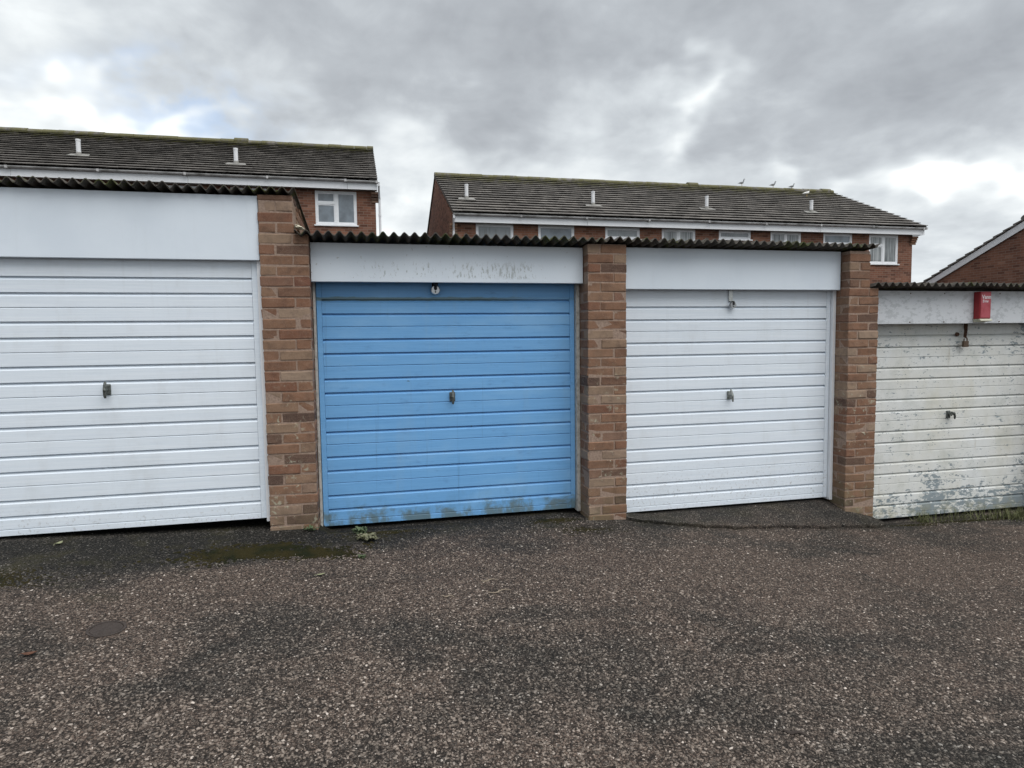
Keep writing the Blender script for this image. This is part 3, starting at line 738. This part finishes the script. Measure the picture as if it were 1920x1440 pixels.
def tiled_slope(root, x0, x1, ye, ze, yr, zr, m, n_c, part_name, seed):
    r = random.Random(seed)
    sl = Vector((0, yr - ye, zr - ze)); L = sl.length; sl.normalize(); nrm = Vector((0, -sl.z, sl.y))
    if nrm.z < 0: nrm = -nrm
    g = L / n_c; th = .068; tw = .30
    for i in range(n_c):
        b = B(); s0 = i * g - (.05 if i == 0 else .045); s1 = (i + 1) * g + .01
        x = x0; off = (i % 2) * tw / 2; edges = [x0]
        e = x0 + tw - off
        while e < x1 - .05: edges.append(e); e += tw
        edges.append(x1)
        for xa, xb in zip(edges, edges[1:]):
            dz = r.uniform(-.003, .004); ds = r.uniform(-.004, .004); tl = r.uniform(-.002, .002)
            def P(xx, s, h): return Vector((xx, ye, ze)) + sl * s + nrm * h
            h1 = th + dz; gp = .003
            a = [P(xa + gp, s0 + ds, h1 - .020 + tl), P(xb - gp, s0 + ds, h1 - .020 - tl), P(xb - gp, s0 + ds, h1 - tl), P(xa + gp, s0 + ds, h1 + tl)]
            c = [P(xa + gp, s1, -.018), P(xb - gp, s1, -.018), P(xb - gp, s1, .008), P(xa + gp, s1, .008)]
            va = [b.bm.verts.new(v) for v in a]; vc = [b.bm.verts.new(v) for v in c]
            b.bm.faces.new(va); b.bm.faces.new((va[3], va[2], vc[2], vc[3])); b.bm.faces.new((va[0], vc[0], vc[1], va[1]))
            b.bm.faces.new((va[1], vc[1], vc[2], va[2])); b.bm.faces.new((va[0], va[3], vc[3], vc[0]))
        b.make(part_name, m, root)
def ridge(root, x0, x1, y, z, m, seed, along='x', lumps=()):
    r = random.Random(seed); t = x0
    while t < x1 - .02:
        e = min(t + .45, x1); b = B(); pts = []
        rise = .05 if any(t <= l < e for l in lumps) else 0
        dz = r.uniform(-.008, .01)
        for k in range(9):
            a = math.pi * k / 8; pts.append((math.cos(a) * .15, math.sin(a) * .115 - .04 + dz + rise))
        pts += [(-.13, -.07), (.13, -.07)]
        P = (lambda u, v: (t + .003, y + u, z + v)) if along == 'x' else (lambda u, v: (y + u, t + .003, z + v))
        b.prism([P(u, v) for u, v in pts], (e - t - .006, 0, 0) if along == 'x' else (0, e - t - .006, 0))
        b.make('ridge_tile', m, root); t = e
def vent(root, x, y, z, h, lean=0.0):
    f = B(); sl = .49
    f.prism([(x - .29, y - .13, z - .13 * sl + .085), (x + .29, y - .13, z - .13 * sl + .085), (x + .24, y + .12, z + .12 * sl + .075), (x - .24, y + .12, z + .12 * sl + .075)], (0, -.006, .012))
    f.tube([(x, y, z + .02), (x, y, z + .16)], [.10, .066], 12)
    fl = f.make('flashing', M['lead'], root)
    b = B(); b.tube([(x, y, z), (x + lean, y, z + h)], .060, 14); b.tube([(x + lean, y, z + h - .05), (x + lean, y, z + h + .004)], .066, 14); b.make('vent_pipe', M['downpipe'], root, smooth=False)
def terrace(label, xl, xr, zg, ze, zr, tile, wins, vents, lumps, seed, hang_l, hang_r, downpipes):
    yw, ye, yr = 15.0, 14.70, 19.6; yb = 24.2
    root = empty('terraced_house', ((xl + xr) / 2, yw, zg), label, 'house', 'brick terraces behind the garages')
    zw = ze - .19
    b = B(); holed_wall(b, xl, xr, zg, zw, yw, yw + .22, [(w[0], w[1], w[2], w[3]) for w in wins]); b.make('front_wall', M['wall_l'], root)
    s = (zr - ze) / (yr - ye)
    for xa, xb in ((xl, xl + .22), (xr - .22, xr)):
        b = B(); b.prism([(xa, yw + .2205, zg), (xa, yb, zg), (xa, yb, zw), (xa, yr, zr - .13), (xa, yw + .2205, zw + .19)], (xb - xa, 0, 0))
        b.make('gable_wall', M['wall_l'], root)
    b = B(); b.box(xl + .221, xr - .221, yb - .22, yb - .002, zg, zw); b.make('rear_wall', M['wall_l'], root)
    b = B(); b.box(xl + .3, xr - .3, yw + 1.2, yw + 1.3, zg, zw - .1); b.make('inner_partition', M['soffit'], root)
    tiled_slope(root, xl - hang_l, xr + hang_r, ye, ze, yr, zr, tile, 16, 'tile_course', seed)
    b = B(); b.prism([(xl - hang_l, yr, zr), (xl - hang_l, yr + (yr - ye), ze), (xl - hang_l, yr + (yr - ye), ze - .05), (xl - hang_l, yr, zr - .05)], (xr - xl + hang_l + hang_r, 0, 0)); b.make('rear_slope', tile, root)
    b = B(); b.prism([(xl - hang_l + .02, ye + .05, ze - .055 + .05 * s), (xl - hang_l + .02, yr, zr - .06), (xl - hang_l + .02, yr, zr - .09), (xl - hang_l + .02, ye + .05, ze - .085 + .05 * s)], (xr - xl + hang_l + hang_r - .04, 0, 0)); b.make('roof_underlay', M['soffit'], root)
    for xa, xb in ((xl - hang_l + .012, xl + .15), (xr - .15, xr + hang_r - .012)):      # mortar bedding closes the verges
        b = B(); b.prism([(xa, ye - .02, ze - .05 - .02 * s), (xa, yr, zr - .05), (xa, yr, zr + .022), (xa, ye - .02, ze + .030 - .02 * s)], (xb - xa, 0, 0)); b.make('verge_bedding', M['bedding'], root)
    ridge(root, xl - hang_l, xr + hang_r, yr, zr + .04, tile, seed, lumps=lumps)
    # fascia in lengths, soffit, gutter, brackets
    x = xl - hang_l + .02
    rr = random.Random(seed); first = True
    while x < xr + hang_r - .05:
        e = min(x + 4.28, xr + hang_r - .02)
        b = B(); b.box(x + .003, e - .003, ye + .055, ye + .075, ze - .285, ze - .012, .002); b.make('fascia_board', M['pvc'], root); x = e
    b = B(); b.box(xl - hang_l + .02, xr + hang_r - .02, ye + .076, yw - .002, ze - .272, ze - .257); b.make('soffit', M['soffit'], root)
    x = xl - hang_l
    while x < xr + hang_r - .05:
        e = min(x + 2.14, xr + hang_r); b = B(); pts = []
        sag = rr.uniform(-.012, .006)
        for k in range(9): a = math.pi + math.pi * k / 8; pts.append((ye - .005 + .056 * math.cos(a), ze - .035 + .056 * math.sin(a) + sag))
        for k in range(8, -1, -1): a = math.pi + math.pi * k / 8; pts.append((ye - .005 + .051 * math.cos(a), ze - .035 + .051 * math.sin(a) + sag))
        b.prism([(x, p[0], p[1]) for p in pts], (e - x, 0, 0)); go = b.make('gutter', M['gutter'], root)
        b = B(); b.box(e - .06, e, ye - .066, ye + .056, ze - .10 + sag, ze - .028 + sag); b.make('bracket', M['gutter'], go); x = e
    for dpx, bend in downpipes:
        b = B(); b.tube([(dpx, ye - .005, ze - .07), (dpx, ye - .005, ze - .16), (dpx + bend, yw - .06, ze - .52), (dpx + bend, yw - .06, zg)], .036, 10); b.tube([(dpx + bend, yw - .06, ze - .95), (dpx + bend, yw - .06, ze - 1.02)], .045, 10)
        b.make('downpipe', M['downpipe'], root)
    for w_ in wins: window(root, w_[0], w_[1], w_[2], w_[3], yw, w_[4], w_[5])
    for v in vents: vent(root, *v)
    # stepped brick corbels that carry the eaves at the ends
    for xa, sgn in ((xl, -1), (xr, 1)):
        for i in range(4):
            b = B(); hw = .04 + .035 * i; z_ = zw - .16 - .075 * (3 - i) * 1.0
            b.box(xa - .12, xa + .12, yw - hw, yw - .0005, z_ - .035, z_ + .035, .003); b.make('corbel_brick', M['brick'], root)
    return root
zt = 5.835
T1 = terrace('left brick terrace with dark tiled roof, two vent pipes and one window', -13.2, .44, .4, 6.125, 8.385, M['tile_l'],
    [(-1.297, -.112, 4.835, 5.822, 'three', 'glass'), (-5.6, -4.4, 4.835, 5.822, 'three', 'glass'), (-3.6, -2.4, 5.2, 5.822, 'single', 'glass')],
    [(-7.76, 16.0, 6.70, .52), (-3.55, 15.79, 6.60, .53), (-12.0, 15.9, 6.65, .52)], (-4.2,), 5, .02, .07, [(.535, .02)])
zt = 5.0
RW = [(3.46, 4.658, 3.97, 5.0, 'single', 'glass_fr'), (5.463, 6.665, 3.97, 5.0, 'single', 'glass'), (7.72, 8.93, 4.62, 5.0, 'single', 'glass_fr'), (9.712, 10.937, 3.97, 5.0, 'two', 'glass_net'),
      (11.81, 13.03, 4.70, 5.0, 'single', 'glass_fr'), (13.79, 15.0, 3.97, 5.0, 'two', 'glass_net'), (15.90, 17.095, 4.60, 5.0, 'single', 'glass'), (17.80, 19.05, 3.95, 4.99, 'three', 'glass_net')]
T2 = terrace('long right brick terrace with mossy tiled roof, four vent pipes and gulls', 2.75, 19.66, -.6, 5.265, 7.565, M['tile_r'], RW,
    [(3.36, 16.07, 5.89, .54), (7.61, 15.83, 5.77, .54), (11.87, 15.92, 5.81, .52), (16.14, 15.97, 5.84, .50)], (13.3, 19.6), 9, .03, .30, [(2.74, .02)])

# gabled house at the right edge: its gable stands square to the garage row, ridge running away to the right
gx, gyr, gzr, gs, hw = 18.60, 10.02, 4.66, .445, 3.95
ze = gzr - hw * gs; GL = 9.0
GH = empty('gabled_house', (gx + .1, gyr, -1.0), 'brick gable end with white bargeboards at the right edge', 'house')
b = B(); b.prism([(gx + .10, gyr - hw + .3, -1.0), (gx + .10, gyr + hw - .3, -1.0), (gx + .10, gyr + hw - .3, ze + .02), (gx + .10, gyr, gzr - .14), (gx + .10, gyr - hw + .3, ze + .02)], (.22, 0, 0)); b.make('gable_wall', M['wall_g'], GH)
for yy in (gyr - hw + .3, gyr + hw - .52):
    b = B(); b.box(gx + .3205, gx + GL, yy, yy + .22, -1.0, ze - .02); b.make('side_wall', M['wall_g'], GH)
for sg in (-1, 1):
    dd = sg * hw
    b = B(); b.prism([(gx + .04, gyr, gzr - .03), (gx + .04, gyr + dd, ze - .03), (gx + .04, gyr + dd, ze - .21), (gx + .04, gyr, gzr - .235)], (.022, 0, 0)); b.make('bargeboard', M['pvc'], GH)
    b = B(); b.prism([(gx + .0625, gyr + dd, ze - .05), (gx + .0625, gyr + dd * .86, ze - .05 + hw * .14 * gs * .3), (gx + .0625, gyr + dd * .86, ze - .30), (gx + .0625, gyr + dd, ze - .30)], (.10, 0, 0)); b.make('eaves_box', M['pvc'], GH)
    nC = 13; L = math.hypot(hw, hw * gs); sv = Vector((0, -sg * hw, hw * gs)).normalized(); nv = Vector((0, sg * gs, 1)).normalized()
    for i in range(nC):
        b = B(); e0 = Vector((gx, gyr + dd, ze)); g = L / nC
        a = e0 + sv * (i * g - .05); c = e0 + sv * ((i + 1) * g + .02)
        b.prism([a + nv * .02, a + nv * .062, c + nv * .018, c - nv * .020], (GL, 0, 0)); b.make('tile_course', M['tile_g'], GH)
ridge(GH, gx, gx + GL, gyr, gzr + .05, M['tile_g'], 3)

# gulls on the long roof
def gull(x, y, z, s, m, head_up, label, face=1):
    root = empty('gull', (x, y, z), label, 'bird', 'gulls on the roof')
    b = B(); f = face
    path = [(-.30, .155), (-.22, .165), (-.12, .185), (.0, .20), (.09, .225), (.14, .27 + head_up * .03), (.165, .32 + head_up * .07), (.185, .345 + head_up * .08), (.215, .343 + head_up * .08)]
    rads = [(.018, .006), (.035, .016), (.065, .050), (.082, .070), (.070, .066), (.044, .044), (.036, .036), (.034, .034), (.014, .014)]
    b.tube([(x + f * s * px, y, z + s * pz) for px, pz in path], [(a * s, c * s) for a, c in rads], 12); b.make('body', m, root, smooth=True)
    hx_, hz_ = path[-1]
    b = B(); b.tube([(x + f * s * (hx_ - .005), y, z + s * hz_), (x + f * s * (hx_ + .045), y, z + s * (hz_ - .008)), (x + f * s * (hx_ + .055), y, z + s * (hz_ - .022))], [.011 * s, .008 * s, .002 * s], 8); b.make('beak', M['beak'], root)
    for sy in (-1, 1):
        b = B(); b.tube([(x + f * s * .02, y + sy * .028 * s, z + s * .15), (x + f * s * .015, y + sy * .028 * s, z)], .008 * s, 6); b.make('leg', M['beak'], root)
gull(15.55, 19.55, 7.68, .64, M['gull_grey'], 1.3, 'grey gull on the ridge, leftmost of the roof birds')
gull(17.03, 19.55, 7.66, .64, M['gull_grey'], .9, 'grey gull on the ridge, middle one of the three along the ridge line')
gull(17.86, 19.45, 7.60, .62, M['gull_grey'], .5, 'dark crouching gull on the ridge next to the white gull')
gull(17.84, 18.47, 7.09, .72, M['gull_white'], .4, 'white gull standing on the tiles just below the ridge')

# ------------------------------------------------------------------ chippings, moss, plants, litter
def stones(name, count, xr_, yr_, smin, smax, on_ramp=False, seed=1, foot=False):
    g = np.random.default_rng(seed)
    m_ = int(count * 3.6)
    x = g.uniform(*xr_, m_); y = g.uniform(*yr_, m_)
    # thin out with the distance from where people stand, and outside the yard in view
    d = np.hypot(x - 0, y + 4.85); keep = g.random(m_) < np.clip((2.3 / d) ** 1.6, 0, 1)
    ang = np.arctan2(x, y + 4.85); keep &= (ang > rad(-34)) & (ang < rad(62))
    if on_ramp: keep[:] = True
    if foot:      # swept up against the doors and pillars
        front = np.where(x < -.72, .06, np.where(((x > -.36) & (x < 1.70)) | (x > 4.48), .225, -.004))
        y = front - np.abs(g.normal(0, .055, m_)); keep = (g.random(m_) < .35 + .65 * (np.sin(x * 9) * np.sin(x * 3.7 + 1) > 0)) & ~((x > 2.06) & (x < 4.47))
    x, y = x[keep][:count], y[keep][:count]; k = len(x)
    if on_ramp:
        t = g.random(k) ** 1.0; yy, zz = ramp_z(x, t); y, z = yy, zz
        ok = y < .17; x, y, z = x[ok], y[ok], z[ok]; k = len(x)
    else:
        z = ground_z(x, y)
        ok = ~((x > 2.05) & (x < 4.5) & (y > ramp_front(x) - .01)) & ~((y > .16) & (not foot)) & (np.hypot(x + 1.28, y + 1.42) > .105)
        x, y, z = x[ok], y[ok], z[ok]; k = len(x)
    s = smin * (smax / smin) ** (g.random(k) ** 1.9)
    rnd = g.random(k); rnd = np.where(s > smin * 2.2, np.maximum(rnd, g.random(k) * .97), rnd)
    # template: low faceted pebble, 6-gon base ring, 5-gon... kept as 6+6+1
    a = np.arange(6) * math.pi / 3
    ring0 = np.stack([np.cos(a), np.sin(a), np.full(6, -.35)], -1); ring1 = np.stack([np.cos(a + .3) * .68, np.sin(a + .3) * .68, np.full(6, .42)], -1)
    tv = np.concatenate([ring0, ring1, [[.1, .05, .55]]])
    tf = [(i, (i + 1) % 6, 6 + i) for i in range(6)] + [((i + 1) % 6, 6 + (i + 1) % 6, 6 + i) for i in range(6)] + [(6 + i, 6 + (i + 1) % 6, 12) for i in range(6)]
    tf = np.array(tf)
    jit = 1 + g.uniform(-.38, .38, (k, 13, 1))
    V = tv[None] * jit
    sx = g.uniform(.62, 1.5, k); sz = g.uniform(.35, .8, k); th_ = g.uniform(0, 2 * math.pi, k)
    V = V * np.stack([sx, 1 / sx, sz], -1)[:, None, :] * (s / 2)[:, None, None]
    c_, s_ = np.cos(th_)[:, None], np.sin(th_)[:, None]
    X = V[..., 0] * c_ - V[..., 1] * s_; Y = V[..., 0] * s_ + V[..., 1] * c_; Z = V[..., 2]
    tx = g.uniform(-.25, .25, (k, 1)); ty = g.uniform(-.25, .25, (k, 1)); Z = Z + tx * X + ty * Y
    P = np.stack([X + x[:, None], Y + y[:, None], Z + (z + s * .05)[:, None]], -1).reshape(-1, 3)
    Fc = (tf[None] + (np.arange(k) * 13)[:, None, None]).reshape(-1)
    me = bpy.data.meshes.new(name); nf = len(Fc) // 3
    me.vertices.add(len(P)); me.vertices.foreach_set('co', P.astype(np.float32).ravel())
    me.loops.add(len(Fc)); me.loops.foreach_set('vertex_index', Fc.astype(np.int32))
    me.polygons.add(nf); me.polygons.foreach_set('loop_start', (np.arange(nf) * 3).astype(np.int32))
    at = me.attributes.new('rnd', 'FLOAT', 'POINT'); at.data.foreach_set('value', np.repeat(rnd, 13).astype(np.float32))
    me.update(calc_edges=True); me.validate(); me.materials.append(M['stone'])
    o = bpy.data.objects.new(name, me); COL.objects.link(o); return o
st = stones('gravel_chippings', 118000, (-4.0, 8.0), (-3.6, .16), .0045, .0155, seed=2)
tag(st, 'grey and brown stone chippings set in the worn tarmac', 'gravel', kind='stuff')
st2 = stones('ramp_chippings', 9000, (2.08, 4.48), (-1, 0), .004, .010, on_ramp=True, seed=5)
tag(st2, 'small dark chippings in the tarmac ramp before the clean white door', 'gravel', kind='stuff')

st3 = stones('loose_grit', 5200, (-2.8, 6.5), (-.2, .2), .0035, .013, seed=9, foot=True)
tag(st3, 'loose grit gathered along the foot of the doors and pillars', 'grit', kind='stuff')

def blobs(name, spots, m, label, seed, size=(.004, .019)):
    g = np.random.default_rng(seed); P, Fv = [], []
    a = np.arange(6) * math.pi / 3
    tv = np.concatenate([np.stack([np.cos(a), np.sin(a), np.full(6, -.3)], -1), np.stack([np.cos(a) * .7, np.sin(a) * .7, np.full(6, .35)], -1), [[0, 0, .6]]])
    tf = np.array([(i, (i + 1) % 6, 6 + i) for i in range(6)] + [((i + 1) % 6, 6 + (i + 1) % 6, 6 + i) for i in range(6)] + [(6 + i, 6 + (i + 1) % 6, 12) for i in range(6)])
    k0 = 0
    for cx, cy, ax, ay, cnt in spots:
        rr = np.abs(g.normal(0, .55, cnt)) + .25 * g.random(cnt) ; th_ = g.uniform(0, 2 * math.pi, cnt)
        lim = 1 + .28 * np.sin(3 * th_ + cx * 5) + .18 * np.sin(7 * th_ + cy * 9)
        rr = rr * lim
        x = cx + ax * rr * np.cos(th_); y = cy + ay * rr * np.sin(th_)
        ok = y < .14; x, y = x[ok], y[ok]; k = len(x)
        s = g.uniform(size[0], size[1], k)
        V = tv[None] * (1 + g.uniform(-.3, .3, (k, 13, 1))) * s[:, None, None] * np.array([1, 1, .6])
        V = V + np.stack([x, y, ground_z(x, y)], -1)[:, None, :]
        P.append(V.reshape(-1, 3)); Fv.append((tf[None] + (k0 + np.arange(k) * 13)[:, None, None]).reshape(-1, 3)); k0 += k * 13
    me = bpy.data.meshes.new(name); me.from_pydata(np.concatenate(P).tolist(), [], np.concatenate(Fv).tolist()); me.materials.append(m)
    o = bpy.data.objects.new(name, me); COL.objects.link(o); return tag(o, label, 'moss', kind='stuff')
blobs('moss', [(-.80, -.46, .36, .11, 1700), (-.36, -.50, .28, .09, 900), (-.62, -.36, .17, .07, 450)], M['moss'], 'dark olive moss cushion on the tarmac before the stepped pillar', 4)
blobs('moss', [(-2.1, -.75, .40, .20, 900), (.1, -.10, .30, .10, 700), (1.45, .02, .22, .08, 700), (1.62, -.25, .25, .10, 260), (4.75, -.10, .35, .06, 600), (5.5, .0, .7, .07, 1200)], M['moss'], 'thin moss growing along the foot of the doors', 6, (.004, .010))

def blade_strip(b, x, y, z, h, w, lean, az, seg=4):
    dx_, dy_ = math.cos(az), math.sin(az); px, py = -dy_, dx_
    prev = None
    for i in range(seg + 1):
        t = i / seg; ww = w * (1 - t) ** .7 * .5 + .0004
        cx = x + dx_ * lean * t * t; cy = y + dy_ * lean * t * t; cz = z + h * (t - .35 * t * t * min(1.5, lean / max(h, .001)))
        cur = (b.bm.verts.new((cx - px * ww, cy - py * ww, cz)), b.bm.verts.new((cx + px * ww, cy + py * ww, cz)))
        if prev: b.bm.faces.new((prev[0], prev[1], cur[1], cur[0]))
        prev = cur
b = B(); r_ = random.Random(8)
for i in range(620):
    c = r_.choice([(5.55, .10, .28), (6.0, .06, .30), (6.25, .06, .16), (5.15, .13, .10), (6.05, -.02, .2)])
    x = r_.gauss(c[0], c[2] * .6); y = min(.19, r_.gauss(c[1], .055)); 
    if x > 6.5 or x < 4.6: continue
    blade_strip(b, x, y, gz(x, y) - .004, r_.uniform(.03, .135), r_.uniform(.003, .0065), r_.uniform(.01, .10), r_.uniform(0, 6.28))
me = b.mesh('grass'); me.materials.append(M['grass']); g_ = bpy.data.objects.new('grass', me); COL.objects.link(g_)
tag(g_, 'long grass growing along the foot of the peeling door', 'grass', kind='stuff')

def weed(x, y, s, nl, mname, label, seed, tall=.5):
    r = random.Random(seed); z = gz(x, y)
    root = empty('weed_plant', (x, y, z), label, 'weed', 'weeds at the foot of the garages')
    b = B()
    for i in range(nl):
        az = r.uniform(0, 6.28); L = s * r.uniform(.5, 1.0); lift = r.uniform(.1, tall); w_ = L * r.uniform(.14, .24)
        dx_, dy_ = math.cos(az), math.sin(az); px, py = -dy_, dx_; bx = x + r.gauss(0, s * .25); by = y + r.gauss(0, s * .25)
        pts = []
        for t, ww in ((0, .15), (.35, .8), (.65, 1.0), (1.0, .05)):
            h = z + .004 + L * lift * (math.sin(t * 2.2)); cx = bx + dx_ * L * t; cy = by + dy_ * L * t
            pts.append((b.bm.verts.new((cx - px * w_ * ww, cy - py * w_ * ww, h + .003)), b.bm.verts.new((cx, cy, h)), b.bm.verts.new((cx + px * w_ * ww, cy + py * w_ * ww, h + .003))))
        for p0, p1 in zip(pts, pts[1:]):
            b.bm.faces.new((p0[0], p0[1], p1[1], p1[0])); b.bm.faces.new((p0[1], p0[2], p1[2], p1[1]))
    b.make('leaves', M[mname], root)
    b = B()
    for i in range(5):
        az = r.uniform(0, 6.28); b.tube([(x, y, z - .004), (x + math.cos(az) * s * .3, y + math.sin(az) * s * .3, z + s * .12), (x + math.cos(az) * s * .7, y + math.sin(az) * s * .7, z + s * .10)], [.002, .0015, .0008], 5)
    b.make('stem', M['weed_d'], root)
weed(-.075, -.10, .060, 60, 'weed', 'fresh green weed against the foot of the blue door', 1, .7)
weed(-.02, -.27, .070, 120, 'weed_d', 'dry grey-green weed on the tarmac below the fresh green weed', 2, .5)
weed(-.42, -.045, .05, 30, 'weed', 'tiny green weed at the foot of the tall stepped pillar', 3, .8)
weed(-.06, -.62, .035, 22, 'weed', 'tiny weed between the moss cushion and the chippings', 4, .5)

def leaf(x, y, L, w_, az, m, label, curl=.25):
    z = gz(x, y) + .006; b = B(); dx_, dy_ = math.cos(az), math.sin(az); px, py = -dy_, dx_
    rows = []
    for t, ww in ((-.5, .06), (-.25, .75), (0, 1), (.25, .8), (.5, .03)):
        cx, cy = x + dx_ * L * t, y + dy_ * L * t; h = z + curl * L * t * t * 1.5
        rows.append([Vector((cx - px * w_ * ww / 2, cy - py * w_ * ww / 2, h + w_ * ww * .22)), Vector((cx, cy, h)), Vector((cx + px * w_ * ww / 2, cy + py * w_ * ww / 2, h + w_ * ww * .22))])
    vt = [[b.bm.verts.new(p) for p in r] for r in rows]; vb = [[b.bm.verts.new(p - Vector((0, 0, .0012))) for p in r] for r in rows]
    for i in range(4):
        for j_ in range(2):
            b.bm.faces.new((vt[i][j_], vt[i][j_ + 1], vt[i + 1][j_ + 1], vt[i + 1][j_])); b.bm.faces.new((vb[i][j_], vb[i + 1][j_], vb[i + 1][j_ + 1], vb[i][j_ + 1]))
        for j_ in (0, 2): b.bm.faces.new((vt[i][j_], vt[i + 1][j_], vb[i + 1][j_], vb[i][j_]))
    for i in (0, 4):
        for j_ in range(2): b.bm.faces.new((vt[i][j_], vb[i][j_], vb[i][j_ + 1], vt[i][j_ + 1]))
    b.tube([(x - dx_ * L * .5, y - dy_ * L * .5, z + curl * L * .37), (x - dx_ * L * .72, y - dy_ * L * .72, z + .004)], .0014, 5)
    return fin(b, 'fallen_leaf', m, label, 'leaf', 'fallen leaves', loc=(x, y, z))
leaf(-2.02, -.10, .06, .035, 1.2, M['leaf_g'], 'pale green leaf lying under the left white door', .6)
leaf(-1.50, -1.66, .060, .030, .1, M['leaf_b'], 'curled brown leaf near the left edge of the yard', .5)
leaf(-.30, -.88, .055, .022, .3, M['leaf_g'], 'small pale dry leaf on the chippings before the pillar', .3)
def twig(x, y, L, az, m, label, r=.003):
    z = gz(x, y) + .007; b = B(); pts = []
    for i in range(6):
        t = i / 5 - .5; pts.append((x + math.cos(az) * L * t - math.sin(az) * L * .06 * math.sin(t * 6), y + math.sin(az) * L * t + math.cos(az) * L * .06 * math.sin(t * 6), z + .004 * math.sin(t * 9)))
    b.tube(pts, [r * .6, r, r, r * .9, r * .8, r * .4], 6); b.tube([pts[2], (pts[2][0] + math.cos(az + .7) * L * .16, pts[2][1] + math.sin(az + .7) * L * .16, z + .006)], [r * .7, r * .3], 5)
    return fin(b, 'twig', m, label, 'twig', 'fallen twigs', loc=(x, y, z))
twig(.72, -1.31, .14, .12, M['twig'], 'pale twig, larger of the two lying side by side in mid yard')
twig(.69, -1.14, .10, .08, M['twig'], 'pale twig, shorter and farther of the two in mid yard')
twig(.15, -1.05, .15, .1, M['twig_d'], 'thin dark twig on the chippings before the blue door')
twig(.42, -1.33, .07, -.4, M['twig'], 'short pale twig slanting on the dark tarmac patch')
twig(1.58, -2.77, .085, -.6, M['twig_d'], 'thick black stick at the bottom of the yard', .006)
twig(2.28, -.93, .10, -.1, M['twig_d'], 'bent dark twig on the chippings right of the blue door')

# round iron cover
cx, cy = -1.275, -1.425; cz = gz(cx, cy)
CV = empty('drain_cover', (cx, cy, cz), 'small round iron cover set in the tarmac at left', 'drain cover')
sxn = (gz(cx + .1, cy) - gz(cx - .1, cy)) / .2; syn = (gz(cx, cy + .1) - gz(cx, cy - .1)) / .2
def disc(r0, r1, z0, z1, name, m):
    b = B(); k = 36; A = []
    for rr, zz in ((r0, z0), (r0, z1), (r1, z1), (r1, z0)) if r0 > 0 else ((r1, z1), (r1, z0)):
        A.append([b.bm.verts.new((cx + rr * math.cos(2 * math.pi * i / k), cy + rr * math.sin(2 * math.pi * i / k), cz + zz + sxn * rr * math.cos(2 * math.pi * i / k) + syn * rr * math.sin(2 * math.pi * i / k))) for i in range(k)])
    for a, c in zip(A, A[1:]):
        for i in range(k): b.bm.faces.new((a[i], a[(i + 1) % k], c[(i + 1) % k], c[i]))
    if r0 == 0: b.bm.faces.new(A[0])
    b.make(name, m, CV)
disc(0, .070, -.02, .003, 'lid', M['cast_iron']); disc(.073, .086, -.02, .004, 'frame', M['cast_iron'])
